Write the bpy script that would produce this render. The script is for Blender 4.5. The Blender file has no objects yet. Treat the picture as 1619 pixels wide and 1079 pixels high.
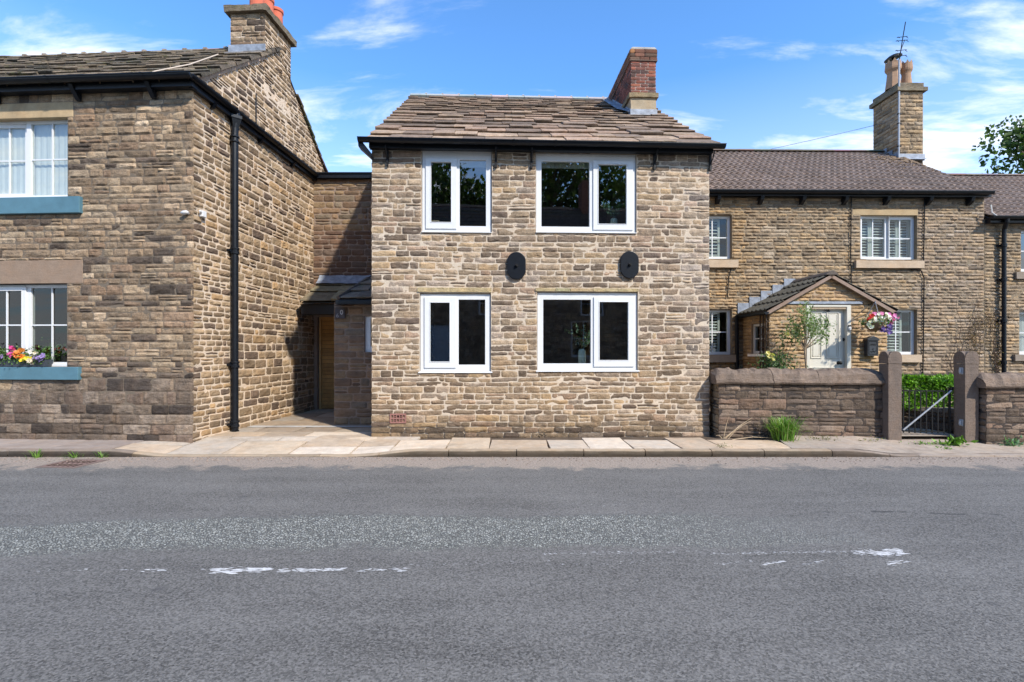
import bpy, bmesh, math, random
import numpy as np
from mathutils import Vector, Matrix, noise as mnoise
R = math.radians
S = bpy.context.scene
COL = S.collection
# ---------------------------------------------------------------- camera, sky, sun, exposure
EYE = 1.45
cam = bpy.data.objects.new('camera', bpy.data.cameras.new('camera')); COL.objects.link(cam)
cam.location = (0, 0, EYE); cam.rotation_euler = (R(90), 0, 0)
cam.data.sensor_width = 36; cam.data.lens = 36*800/1619.0
cam.data.shift_y = 15.5/1619; cam.data.clip_end = 2000; cam.data.clip_start = .05
S.camera = cam
SUN_AZ, SUN_EL = 42, 41       # degrees right of straight-behind the camera; elevation
w = bpy.data.worlds.new('World'); S.world = w; w.use_nodes = True
nt = w.node_tree; nt.nodes.clear()
def wn(t, **k):
    n = nt.nodes.new(t)
    for a, b in k.items(): setattr(n, a, b)
    return n
def wl(a, b): nt.links.new(a, b)
sky = wn('ShaderNodeTexSky', sky_type='NISHITA', sun_disc=False)
sky.sun_elevation = R(SUN_EL); sky.sun_rotation = R(180-SUN_AZ)
sky.air_density = 1.0; sky.dust_density = .4; sky.ozone_density = 2.2; sky.altitude = 200
geo = wn('ShaderNodeTexCoord'); sep = wn('ShaderNodeSeparateXYZ'); wl(geo.outputs['Generated'], sep.inputs[0])
def wm(op, a, b=None, clamp=False):
    n = wn('ShaderNodeMath', operation=op, use_clamp=clamp)
    for i, x in enumerate((a, b)):
        if x is None: continue
        if isinstance(x, (int, float)): n.inputs[i].default_value = x
        else: wl(x, n.inputs[i])
    return n.outputs[0]
zc = wm('ADD', wm('MAXIMUM', sep.outputs[2], 0.0), .16)
comb = wn('ShaderNodeCombineXYZ'); wl(wm('DIVIDE', sep.outputs[0], zc), comb.inputs[0]); wl(wm('DIVIDE', sep.outputs[1], zc), comb.inputs[1])
mp = wn('ShaderNodeMapping'); wl(comb.outputs[0], mp.inputs[0]); mp.inputs['Scale'].default_value = (.8, 2.0, 1); mp.inputs['Rotation'].default_value = (0, 0, R(-9)); mp.inputs['Location'].default_value = (9.1, 17.2, 0)
n1 = wn('ShaderNodeTexNoise'); wl(mp.outputs[0], n1.inputs[0]); n1.inputs['Scale'].default_value = 2.1; n1.inputs['Detail'].default_value = 9; n1.inputs['Roughness'].default_value = .6; n1.inputs['Distortion'].default_value = .35
# more cloud towards the horizon and on the right
hz = wm('MULTIPLY', wm('SUBTRACT', .50, sep.outputs[2], True), .80)
rt = wm('MULTIPLY', sep.outputs[0], .045)
def bump(d, lo, k):
    vm = wn('ShaderNodeVectorMath', operation='DOT_PRODUCT'); wl(geo.outputs['Generated'], vm.inputs[0]); vm.inputs[1].default_value = d
    r_ = wn('ShaderNodeMapRange', interpolation_type='SMOOTHSTEP'); wl(vm.outputs['Value'], r_.inputs[0]); r_.inputs[1].default_value = lo; r_.inputs[2].default_value = 1.0; r_.inputs[4].default_value = k
    return r_.outputs[0]
# cloudier patches of sky: low left of the left roof, above the passage, behind the right chimney
extra = wm('ADD', bump((-.60, .686, .416), .98, .10), wm('ADD', bump((-.24, .87, .43), .98, .05), bump((.60, .72, .36), .97, .0)))
mask = wm('ADD', wm('ADD', wm('ADD', n1.outputs[0], hz), rt), extra)
rmp = wn('ShaderNodeMapRange'); wl(mask, rmp.inputs[0]); rmp.inputs[1].default_value = .565; rmp.inputs[2].default_value = .86; rmp.interpolation_type = 'SMOOTHSTEP'
dens = wm('MAXIMUM', wm('MULTIPLY', rmp.outputs[0], .93), wm('MULTIPLY', wm('SUBTRACT', .46, sep.outputs[2], True), 1.25))
ccol = wn('ShaderNodeRGB'); ccol.outputs[0].default_value = (4.7, 4.8, 4.95, 1)
tint = wn('ShaderNodeMix', data_type='RGBA', blend_type='MULTIPLY'); tint.inputs[0].default_value = 1; wl(sky.outputs[0], tint.inputs[6]); tint.inputs[7].default_value = (.54, .86, 1.12, 1)
mx = wn('ShaderNodeMix', data_type='RGBA'); wl(dens, mx.inputs[0]); wl(tint.outputs[2], mx.inputs[6]); wl(ccol.outputs[0], mx.inputs[7])
bg = wn('ShaderNodeBackground'); wl(mx.outputs[2], bg.inputs[0]); bg.inputs[1].default_value = .145
out = wn('ShaderNodeOutputWorld'); wl(bg.outputs[0], out.inputs[0])
sun = bpy.data.objects.new('sun', bpy.data.lights.new('sun', 'SUN')); COL.objects.link(sun)
sun.data.energy = 3.0; sun.data.angle = R(1.5); sun.data.color = (1, .92, .80)
sd = Vector((math.sin(R(SUN_AZ))*math.cos(R(SUN_EL)), -math.cos(R(SUN_AZ))*math.cos(R(SUN_EL)), math.sin(R(SUN_EL))))
sun.rotation_euler = sd.to_track_quat('Z', 'Y').to_euler(); sun.location = sd*30
S.view_settings.view_transform = 'Standard'; S.view_settings.look = 'None'
S.view_settings.exposure = 1.08; S.view_settings.gamma = 1
S.render.resolution_x = 1024; S.render.resolution_y = 682

# ---------------------------------------------------------------- helpers
class Frame:
    """a facade's local frame: a along the facade, d back from it, z up"""
    def __init__(s, px, Z, th):
        s.o = (((px-809.5)/800*Z), Z); s.th = th; s.c = math.cos(th); s.s = math.sin(th)
    def hit(s, px, py, d=0.0):
        u, v = (px-809.5)/800, (555-py)/800
        n = (-s.s, s.c)
        t = (d + n[0]*s.o[0]+n[1]*s.o[1])/(n[0]*u+n[1])
        x, y = u*t-s.o[0], t-s.o[1]
        return x*s.c+y*s.s, EYE+v*t
    def side(s, px, py, a):
        u, v = (px-809.5)/800, (555-py)/800
        t = (a + s.c*s.o[0]+s.s*s.o[1])/(s.c*u+s.s)
        x, y = u*t-s.o[0], t-s.o[1]
        return -x*s.s+y*s.c, EYE+v*t
    def rect(s, x0, y0, x1, y1, d=0.0):
        a0, zt = s.hit(x0, y0, d); a1, zb = s.hit(x1, y1, d)
        return a0, a1, zb, zt
    def world(s, a, d, z): return (s.o[0]+a*s.c-d*s.s, s.o[1]+a*s.s+d*s.c, z)
def at(px, py, Z): return Vector(((px-809.5)/800*Z, Z, EYE+(555-py)/800*Z))
def empty(name, loc, rz=0):
    o = bpy.data.objects.new(name, None); COL.objects.link(o); o.location = loc; o.rotation_euler = (0, 0, rz); return o
def tag(o, label=None, cat=None, group=None, kind=None):
    if label: o['label'] = label
    if cat: o['category'] = cat
    if group: o['group'] = group
    if kind: o['kind'] = kind
    return o
_T = np.random.RandomState(5).rand(64, 64, 64)*2-1
def vn(x, y, z):
    x = np.asarray(x, float); y = np.asarray(y, float)+0*x; z = np.asarray(z, float)+0*x
    xi, yi, zi = np.floor(x), np.floor(y), np.floor(z); fx, fy, fz = x-xi, y-yi, z-zi
    fx, fy, fz = (f*f*(3-2*f) for f in (fx, fy, fz))
    xi, yi, zi = (q.astype(int) for q in (xi, yi, zi)); r = 0
    for i in (0, 1):
        for j in (0, 1):
            for k in (0, 1):
                r = r + _T[(xi+i) & 63, (yi+j) & 63, (zi+k) & 63]*(fx if i else 1-fx)*(fy if j else 1-fy)*(fz if k else 1-fz)
    return r
class MB:
    def __init__(s): s.v = []; s.f = []; s.m = []; s.c = []
    def verts(s, pts, col=(1, 1, 1)):
        n = len(s.v); s.v.extend(tuple(map(float, p)) for p in pts); s.c.extend([col]*len(pts)); return n
    def face(s, idx, m=0): s.f.append(tuple(idx)); s.m.append(m)
    def poly(s, pts, m=0, col=(1, 1, 1)): n = s.verts(pts, col); s.face(range(n, n+len(pts)), m)
    def grid(s, X, Y, Z, m=0, col=(1, 1, 1), wrap=False):
        a, b = X.shape; n = s.verts(np.stack([X.ravel(), Y.ravel(), Z.ravel()], 1), col)
        for i in range(a-1):
            for j in range(b if wrap else b-1):
                k = (j+1) % b; s.face((n+i*b+j, n+i*b+k, n+(i+1)*b+k, n+(i+1)*b+j), m)
        return n
    def box(s, x0, x1, y0, y1, z0, z1, m=0, col=(1, 1, 1), T=None):
        p = [(x, y, z) for z in (z0, z1) for y in (y0, y1) for x in (x0, x1)]
        if T: p = [T(q) for q in p]
        n = s.verts(p, col)
        for q in ((0, 2, 3, 1), (4, 5, 7, 6), (0, 1, 5, 4), (2, 6, 7, 3), (0, 4, 6, 2), (1, 3, 7, 5)): s.face([n+i for i in q], m)
    def prism(s, pts, axis, lo, hi, m=0, col=(1, 1, 1)):
        """extrude a 2D outline; axis 0: pts=(y,z); 1: pts=(x,z); 2: pts=(x,y)"""
        def P(p, t): return ((t, p[0], p[1]), (p[0], t, p[1]), (p[0], p[1], t))[axis]
        k = len(pts); n = s.verts([P(p, lo) for p in pts]+[P(p, hi) for p in pts], col)
        s.face([n+i for i in range(k)][::-1], m); s.face([n+k+i for i in range(k)], m)
        for i in range(k): j = (i+1) % k; s.face((n+i, n+j, n+k+j, n+k+i), m)
    def tube(s, path, r, seg=8, m=0, col=(1, 1, 1), cap=True):
        path = [Vector(p) for p in path]; k = len(path)
        rr = r if hasattr(r, '__len__') else [r]*k
        d0 = (path[1]-path[0]).normalized(); up = Vector((0, 0, 1)) if abs(d0.z) < .9 else Vector((1, 0, 0))
        xa = d0.cross(up).normalized(); rings = []
        for i, p in enumerate(path):
            d = (path[min(i+1, k-1)]-path[max(i-1, 0)]).normalized()
            xa = (xa-d*xa.dot(d)).normalized(); ya = d.cross(xa)
            rings.append([p+xa*math.cos(2*math.pi*j/seg)*rr[i]+ya*math.sin(2*math.pi*j/seg)*rr[i] for j in range(seg)])
        n = s.verts([q for g in rings for q in g], col)
        for i in range(k-1):
            for j in range(seg):
                l = (j+1) % seg; s.face((n+i*seg+j, n+i*seg+l, n+(i+1)*seg+l, n+(i+1)*seg+j), m)
        if cap: s.face([n+j for j in range(seg)][::-1], m); s.face([n+(k-1)*seg+j for j in range(seg)], m)
    def lathe(s, prof, c, seg=16, m=0, col=(1, 1, 1)):
        n = s.verts([(c[0]+r*math.cos(2*math.pi*j/seg), c[1]+r*math.sin(2*math.pi*j/seg), c[2]+z) for r, z in prof for j in range(seg)], col)
        for i in range(len(prof)-1):
            for j in range(seg):
                l = (j+1) % seg; s.face((n+i*seg+j, n+i*seg+l, n+(i+1)*seg+l, n+(i+1)*seg+j), m)
    def build(s, name, mats, parent=None, bevel=0, smooth=False):
        me = bpy.data.meshes.new(name); me.from_pydata(s.v, [], s.f)
        if not isinstance(mats, (list, tuple)): mats = [mats]
        for q in mats: me.materials.append(q)
        me.polygons.foreach_set('material_index', s.m)
        ca = me.color_attributes.new('Col', 'FLOAT_COLOR', 'POINT')
        arr = np.ones((len(s.v), 4), dtype=np.float32); arr[:, :3] = np.array(s.c, dtype=np.float32).reshape(-1, 3)
        ca.data.foreach_set('color', arr.ravel())
        if smooth: me.polygons.foreach_set('use_smooth', [True]*len(s.f))
        me.update()
        o = bpy.data.objects.new(name, me); COL.objects.link(o)
        if parent is not None: o.parent = parent
        if bevel:
            b = o.modifiers.new('bevel', 'BEVEL'); b.width = bevel; b.segments = 2; b.limit_method = 'ANGLE'; b.angle_limit = R(40); b.harden_normals = False
        return o
def plate(mb, a0, a1, z0, z1, holes, d0, d1, m=0, T=None, col=(1, 1, 1), back=True):
    """a flat panel with rectangular openings, thickness d0..d1"""
    T = T or (lambda p: p)
    xs = sorted({a0, a1, *[min(max(h[i], a0), a1) for h in holes for i in (0, 1)]}); zs = sorted({z0, z1, *[min(max(h[i], z0), z1) for h in holes for i in (2, 3)]})
    def hole(i, j):
        if i < 0 or j < 0 or i >= len(xs)-1 or j >= len(zs)-1: return True
        x, z = (xs[i]+xs[i+1])/2, (zs[j]+zs[j+1])/2
        return any(h[0] < x < h[1] and h[2] < z < h[3] for h in holes)
    idx = {}
    def V(i, j, k):
        if (i, j, k) not in idx: idx[i, j, k] = mb.verts([T((xs[i], (d0, d1)[k], zs[j]))], col)
        return idx[i, j, k]
    for i in range(len(xs)-1):
        for j in range(len(zs)-1):
            if hole(i, j): continue
            mb.face((V(i, j, 0), V(i+1, j, 0), V(i+1, j+1, 0), V(i, j+1, 0)), m)
            if back: mb.face((V(i, j, 1), V(i, j+1, 1), V(i+1, j+1, 1), V(i+1, j, 1)), m)
            if hole(i-1, j): mb.face((V(i, j, 0), V(i, j+1, 0), V(i, j+1, 1), V(i, j, 1)), m)
            if hole(i+1, j): mb.face((V(i+1, j, 0), V(i+1, j, 1), V(i+1, j+1, 1), V(i+1, j+1, 0)), m)
            if hole(i, j-1): mb.face((V(i, j, 0), V(i, j, 1), V(i+1, j, 1), V(i+1, j, 0)), m)
            if hole(i, j+1): mb.face((V(i, j+1, 0), V(i+1, j+1, 0), V(i+1, j+1, 1), V(i, j+1, 1)), m)

# ---------------------------------------------------------------- materials
def mat(name):
    m = bpy.data.materials.new(name); m.use_nodes = True; t = m.node_tree
    return m, t, t.nodes['Principled BSDF']
def nd(t, ty, ins=None, **k):
    n = t.nodes.new(ty)
    for a, b in k.items(): setattr(n, a, b)
    for a, b in (ins or {}).items():
        if isinstance(b, bpy.types.NodeSocket): t.links.new(b, n.inputs[a])
        else: n.inputs[a].default_value = b
    return n
def noi(t, co, scale, detail=4, rough=.55, dist=0):
    return nd(t, 'ShaderNodeTexNoise', {'Vector': co, 'Scale': scale, 'Detail': detail, 'Roughness': rough, 'Distortion': dist}).outputs[0]
def rng(t, v, a, b, c=0.0, d=1.0, smooth=False):
    n = nd(t, 'ShaderNodeMapRange', {0: v, 1: a, 2: b, 3: c, 4: d})
    if smooth: n.interpolation_type = 'SMOOTHSTEP'
    return n.outputs[0]
def mth(t, op, a, b=0.0, clamp=False): 
    n = nd(t, 'ShaderNodeMath', {0: a, 1: b}, operation=op); n.use_clamp = clamp; return n.outputs[0]
def mixc(t, f, a, b, mode='MIX'): return nd(t, 'ShaderNodeMix', {0: f, 6: a, 7: b}, data_type='RGBA', blend_type=mode).outputs[2]
def C(r, g, b): return (r, g, b, 1)
def objco(t, scale=None):
    c = nd(t, 'ShaderNodeTexCoord').outputs['Object']
    if scale: c = nd(t, 'ShaderNodeMapping', {0: c, 'Scale': scale}).outputs[0]
    return c
def stone(name, stain=(.05, .042, .035), amt=.5, lo=.55, hi=1.3, bump=.6, rough=.93, sscale=1.3, moss=0):
    m, t, p = mat(name); co = objco(t)
    base = nd(t, 'ShaderNodeAttribute', attribute_name='Col').outputs[0]
    n1 = noi(t, co, 9, 5, .6); n2 = noi(t, co, 55, 5, .65); bed = noi(t, objco(t, (6, 6, 55)), 1, 4, .6)
    f = mth(t, 'ADD', mth(t, 'ADD', mth(t, 'MULTIPLY', n1, .4), mth(t, 'MULTIPLY', n2, .35)), mth(t, 'MULTIPLY', bed, .25))
    v = rng(t, f, .33, .67, lo, hi)
    vc = nd(t, 'ShaderNodeCombineColor', {0: v, 1: v, 2: v}).outputs[0]
    c = mixc(t, 1.0, base, vc, 'MULTIPLY')
    warm = rng(t, noi(t, co, 4.3, 3), .45, .7)
    c = mixc(t, mth(t, 'MULTIPLY', warm, .35), c, mixc(t, 1.0, c, C(1.12, .93, .74), 'MULTIPLY'))
    st = rng(t, noi(t, objco(t, (1, 1, .45)), sscale, 6, .65, .6), .5, .72)
    c = mixc(t, mth(t, 'MULTIPLY', st, amt), c, C(*stain))
    if moss:
        ms = rng(t, noi(t, co, 6, 6, .7), .55, .68)
        c = mixc(t, mth(t, 'MULTIPLY', ms, moss), c, C(.12, .12, .04))
    t.links.new(c, p.inputs['Base Color']); p.inputs['Roughness'].default_value = rough; p.inputs['Specular IOR Level'].default_value = .25
    h = mth(t, 'ADD', mth(t, 'MULTIPLY', noi(t, co, 28, 6, .7), 1.0), mth(t, 'MULTIPLY', bed, .5))
    b = nd(t, 'ShaderNodeBump', {'Height': h, 'Distance': .02, 'Strength': bump}); t.links.new(b.outputs[0], p.inputs['Normal'])
    return m
def simple(name, col, rough=.6, var=.12, scale=12, bump=0.0, spec=.5, metal=0.0, attr=False):
    m, t, p = mat(name); co = objco(t); n = noi(t, co, scale, 5, .6)
    v = rng(t, n, .3, .7, 1-var, 1+var); vc = nd(t, 'ShaderNodeCombineColor', {0: v, 1: v, 2: v}).outputs[0]
    base = nd(t, 'ShaderNodeAttribute', attribute_name='Col').outputs[0] if attr else C(*col)
    t.links.new(mixc(t, 1.0, base, vc, 'MULTIPLY'), p.inputs['Base Color'])
    p.inputs['Roughness'].default_value = rough; p.inputs['Specular IOR Level'].default_value = spec; p.inputs['Metallic'].default_value = metal
    if bump: t.links.new(nd(t, 'ShaderNodeBump', {'Height': noi(t, co, scale*6, 5, .65), 'Distance': .01, 'Strength': bump}).outputs[0], p.inputs['Normal'])
    return m
def leafmat(name):
    m, t, p = mat(name); base = nd(t, 'ShaderNodeAttribute', attribute_name='Col').outputs[0]
    t.links.new(base, p.inputs['Base Color']); p.inputs['Roughness'].default_value = .5; p.inputs['Specular IOR Level'].default_value = .4
    tr = nd(t, 'ShaderNodeBsdfTranslucent', {0: mixc(t, 1.0, base, C(1.2, 1.5, .5), 'MULTIPLY')})
    o = t.nodes['Material Output']; ms = nd(t, 'ShaderNodeMixShader', {0: .3, 1: p.outputs[0], 2: tr.outputs[0]}); t.links.new(ms.outputs[0], o.inputs[0])
    return m
def glass(name, tint=.55, ior=1.75):
    m, t, p = mat(name); t.nodes.remove(p)
    co = objco(t)
    b = nd(t, 'ShaderNodeBump', {'Height': noi(t, co, 1.3, 2), 'Distance': .01, 'Strength': .12})
    fr = nd(t, 'ShaderNodeFresnel', {'IOR': ior}); fr0 = fr; fr = nd(t, 'ShaderNodeMath', {0: fr0.outputs[0], 1: mth(t, 'SUBTRACT', 1.0, nd(t, 'ShaderNodeNewGeometry').outputs['Backfacing'])}, operation='MULTIPLY'); gl = nd(t, 'ShaderNodeBsdfGlossy', {'Color': C(.95, .98, 1), 'Roughness': .0}); t.links.new(b.outputs[0], gl.inputs['Normal'])
    tr = nd(t, 'ShaderNodeBsdfTransparent', {0: C(tint, tint*1.03, tint)})
    ms = nd(t, 'ShaderNodeMixShader', {0: fr.outputs[0], 1: tr.outputs[0], 2: gl.outputs[0]}); t.links.new(ms.outputs[0], t.nodes['Material Output'].inputs[0])
    return m
M_CS = stone('central_stone', amt=.14, lo=.45, hi=1.5, bump=1.0)
M_CM = stone('pale_mortar', amt=.10, lo=.8, hi=1.2, bump=.5)
M_LS = stone('weathered_stone', stain=(.035, .032, .03), amt=.5, lo=.42, hi=1.45, bump=1.0)
M_LG = stone('gable_stone', stain=(.07, .055, .045), amt=.25, lo=.55, hi=1.35, bump=.8)
M_RS = stone('rock_faced_stone', stain=(.07, .06, .05), amt=.22, lo=.5, hi=1.4, bump=1.0)
M_GW = stone('garden_wall_stone', stain=(.04, .032, .03), amt=.4, lo=.55, hi=1.35, bump=.9)
M_DK = stone('link_stone', stain=(.05, .035, .03), amt=.35, lo=.6, hi=1.3)
M_SM = stone('dressed_stone', stain=(.08, .06, .045), amt=.3, lo=.8, hi=1.15, bump=.25)
M_SL = stone('stone_slate', stain=(.05, .045, .04), amt=.35, lo=.45, hi=1.4, bump=.9, moss=.25)
M_SLD = stone('dark_stone_slate', stain=(.04, .038, .032), amt=.5, lo=.45, hi=1.45, bump=1.0, moss=.6)
M_BR = stone('brick', stain=(.05, .035, .03), amt=.3, lo=.65, hi=1.3, bump=.4)
M_TL = stone('concrete_tile', stain=(.06, .05, .035), amt=.25, lo=.7, hi=1.25, bump=.4, sscale=.9)
M_FL = stone('flagstone', stain=(.14, .10, .07), amt=.4, lo=.74, hi=1.2, bump=.35, rough=.85)
M_TC = stone('terracotta', stain=(.1, .07, .05), amt=.3, lo=.8, hi=1.2, bump=.2)
M_W = simple('white_upvc', (.63, .64, .65), .32, .03)
M_BK = simple('black_paint', (.007, .009, .013), .35, .2, 20, .15, spec=.3)
M_BLUE = simple('blue_paint', (.075, .17, .22), .5, .12, 5, .15)
M_LEAD = simple('lead', (.24, .27, .32), .5, .35, 9, .5)
M_G = glass('glass', .85, 2.3); M_GC = glass('clear_glass', .75, 1.6)
M_GB = glass('bright_glass', .85, 2.3)
M_SAGE = simple('sage_paint', (.58, .55, .47), .45, .04, 6)
M_OAK = stone('oak_boards', stain=(.2, .1, .03), amt=.3, lo=.7, hi=1.3, bump=.3, rough=.6)
M_LEAF = leafmat('leaf')
M_BARK = simple('bark', (.16, .12, .09), .9, .4, 30, .8)
M_SHUT = simple('shutter_white', (.72, .76, .76), .5, .04)
M_ATTR = simple('painted', (1, 1, 1), .6, .08, 20, 0, attr=True)
M_ROOM = simple('dim_plaster', (.10, .095, .09), .9, .1)
M_CURT = simple('net_curtain', (.75, .76, .8), .9, .05)
M_IRON = simple('iron', (.010, .010, .011), .5, .3, 30, .3, spec=.25)
M_STEEL = simple('grey_bar', (.35, .37, .4), .45, .2, 30)
# ---------------------------------------------------------------- masonry
def stonework(mb, M, s0, s1, z0, z1, st, holes=(), top=None, rnd=None, mi=0, tint=None, batter=None):
    """coursed stones as real relief; M maps (along, up, out) to coordinates; top(s) clips a gable"""
    rnd = rnd or random.Random(1)
    g = st.get('gap', .012); z = z0
    def pick(s, z):
        x = rnd.random()*sum(w for _, w in st['tones'])
        for c, wt in st['tones']:
            x -= wt
            if x <= 0: break
        k = rnd.uniform(1-st.get('vary', .2), 1+st.get('vary', .2)); c = [q*k for q in c]
        if tint: c = tint(s, z, c)
        return (c[0]*1.03, c[1]*.98, c[2]*.935)
    def one(a, b, lo, hi):
        if b-a < .02 or hi-lo < .018: return
        gl = g*rnd.uniform(.5, 1.3)
        a0, b0, l0, h0 = a+gl/2, b-gl/2, lo+gl/2, hi-gl/2
        if h0-l0 < .012 or b0-a0 < .012: return
        if top is not None and max(top(a), top((a+b)/2), top(b)) < lo+.02: return
        W, H = b0-a0, h0-l0
        nx = max(4, int(W/st.get('res', .033))+2); nz = max(4, int(H/.03)+2)
        p = np.linspace(-1, 1, nx)[None, :]*np.ones((nz, 1)); q = np.linspace(-1, 1, nz)[:, None]*np.ones((1, nx))
        sd = rnd.uniform(0, 60); cr = min(st.get('round', .012), H*.3)
        ss = a0+W*(p+1)/2 - cr*p*q**4*np.abs(p)**3
        zz = l0+H*(q+1)/2 - cr*q*p**6
        jt = st.get('jit', .008)
        ss = ss + jt*vn(zz*14+sd, ss*3, sd)*np.abs(p)**4
        zz = zz + jt*vn(ss*9+sd, zz*2, sd+7)*np.abs(q)
        sq = 1-np.abs(p)**(4+W*14); sz = 1-np.abs(q)**4
        o = st.get('prot', .008)*rnd.uniform(.3, 1.5)+st.get('bulge', .012)*(np.clip(sq, 0, 1)*np.clip(sz, 0, 1))**.6
        o = o + st.get('rock', .006)*(vn(ss*9, zz*16, sd)+.6*vn(ss*24, zz*38, sd+3)) + st.get('tilt', .003)*(p*rnd.uniform(-1, 1)+q*rnd.uniform(-1, 1))
        ed = (np.abs(p) > .999) | (np.abs(q) > .999); o = np.where(ed, np.minimum(o, st.get('edge', .002)), o)
        wv = st.get('wave', 0)
        if wv: zz = zz + wv*vn(ss*1.1+3, zz*.8, 1.5)
        if top is not None: zz = np.minimum(zz, top(ss))
        # skirt ring
        P = lambda A, B, O: A
        SS = np.pad(ss, 1, 'edge'); ZZ = np.pad(zz, 1, 'edge'); OO = np.pad(o, 1, 'constant', constant_values=-.02)
        if batter: OO = OO+batter(SS, ZZ)
        X, Y, Z = M(SS, ZZ, OO)
        mb.grid(X+0*SS, Y+0*SS, Z+0*SS, mi, pick((a+b)/2, (lo+hi)/2))
    while z < z1-1e-4:
        h = rnd.uniform(*st['ch'])
        if st.get('big') and rnd.random() < st['big'][0]: h *= st['big'][1]
        if z1-(z+h) < st['ch'][0]*.6: h = z1-z
        zt = z+h
        act = [hh for hh in holes if hh[2] < zt-1e-4 and hh[3] > z+1e-4]
        cuts = sorted({s0, s1, *[min(max(q, s0), s1) for hh in act for q in hh[:2]]})
        segs = []
        for a, b in zip(cuts, cuts[1:]):
            zr = [(z, zt)]; mid = (a+b)/2
            for hh in act:
                if hh[0] < mid < hh[1]:
                    new = []
                    for lo, hi in zr:
                        if hh[2] > lo+.015: new.append((lo, min(hi, hh[2])))
                        if hh[3] < hi-.015: new.append((max(lo, hh[3]), hi))
                    zr = [r for r in new if r[1]-r[0] > .018]
            if segs and segs[-1][2] == zr and len(zr) == 1 and zr[0] == (z, zt): segs[-1] = (segs[-1][0], b, zr)
            else: segs.append((a, b, zr))
        for a, b, zr in segs:
            for lo, hi in zr:
                x = a
                while x < b-1e-4:
                    L = rnd.uniform(*st['lw'])*(1.0 if rnd.random() > .15 else .55)
                    if st.get('fixed'): L = st['lw'][0] if x > a or (int(round(z/h)) % 2) else st['lw'][0]/2
                    if b-(x+L) < st['lw'][0]*.6: L = b-x
                    if L > st['lw'][1]*1.35: L /= 2
                    if hi-lo > .085 and rnd.random() < st.get('split', 0):
                        mz = lo+(hi-lo)*rnd.uniform(.4, .6); one(x, x+L, lo, mz); one(x, x+L, mz, hi)
                    else: one(x, x+L, lo, hi)
                    x += L
        z = zt
def MF(d0=0.0): return lambda s, z, o: (s, d0-o, z)          # facing the street
def MRt(x): return lambda s, z, o: (x+o, s, z)               # facing right
def MLt(x): return lambda s, z, o: (x-o, s, z)               # facing left
ST_C = dict(ch=(.075, .125), lw=(.15, .46), gap=.015, prot=.005, bulge=.005, rock=.010, round=.004, jit=.009, wave=.024, split=.07, tilt=.004, vary=.2,
            tones=[((.34, .27, .195), 5), ((.29, .23, .165), 5), ((.235, .185, .138), 4), ((.17, .135, .105), 3), ((.37, .28, .18), 1.6), ((.32, .24, .18), 1.6), ((.14, .11, .09), .9), ((.31, .26, .215), 2)])
ST_LF = dict(ch=(.085, .125), lw=(.16, .5), gap=.009, prot=.006, bulge=.008, rock=.012, round=.004, jit=.004, wave=.006, split=.1, tilt=.006, vary=.25, big=(.25, 1.35),
             tones=[((.28, .215, .15), 5), ((.34, .27, .19), 3.4), ((.22, .17, .12), 3), ((.10, .08, .065), 1.8), ((.37, .30, .22), 1.3), ((.25, .18, .125), 2.4)])
ST_LS = dict(ch=(.085, .16), lw=(.2, .5), gap=.022, prot=.007, bulge=.008, rock=.012, round=.006, jit=.008, wave=.02, split=.12, tilt=.006, vary=.25,
             tones=[((.28, .21, .135), 5), ((.22, .165, .11), 4), ((.34, .26, .17), 2.5), ((.14, .105, .08), 2), ((.36, .25, .14), 1.2)])
ST_R = dict(ch=(.058, .085), lw=(.16, .40), gap=.008, prot=.006, bulge=.012, rock=.015, round=.005, jit=.005, wave=.008, tilt=.006, vary=.18,
            tones=[((.34, .265, .18), 5), ((.28, .22, .15), 4), ((.38, .285, .175), 2), ((.21, .17, .125), 2.5), ((.34, .285, .215), 2)])
ST_P = dict(ST_R, tones=[((.42, .30, .17), 5), ((.36, .26, .15), 4), ((.46, .33, .2), 2), ((.27, .19, .12), 1.5)])
ST_G = dict(ch=(.07, .13), lw=(.2, .5), gap=.010, prot=.006, bulge=.006, rock=.012, round=.004, jit=.006, wave=.008, split=.25, tilt=.006, vary=.22, big=(.2, 1.5),
            tones=[((.16, .125, .10), 5), ((.12, .095, .075), 4), ((.21, .165, .13), 2), ((.18, .13, .10), 2)])
ST_D = dict(ch=(.09, .17), lw=(.2, .5), gap=.016, prot=.006, bulge=.010, rock=.008, round=.010, jit=.006, wave=.01, split=.1, tilt=.004, vary=.2,
            tones=[((.21, .15, .105), 5), ((.16, .115, .085), 4), ((.24, .18, .12), 2), ((.18, .15, .12), 2)])
ST_B = dict(ch=(.074, .074), lw=(.22, .225), gap=.012, prot=.003, bulge=.003, rock=.003, round=.004, jit=.002, tilt=.002, vary=.25, fixed=True,
            tones=[((.24, .095, .07), 5), ((.17, .08, .065), 3), ((.10, .065, .06), 2), ((.30, .12, .08), 1)])
MORT_C = (.53, .445, .35); MORT_L = (.16, .13, .10); MORT_LS = (.60, .49, .38); MORT_R = (.21, .17, .12); MORT_G = (.055, .045, .04); MORT_D = (.25, .19, .15)
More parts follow.
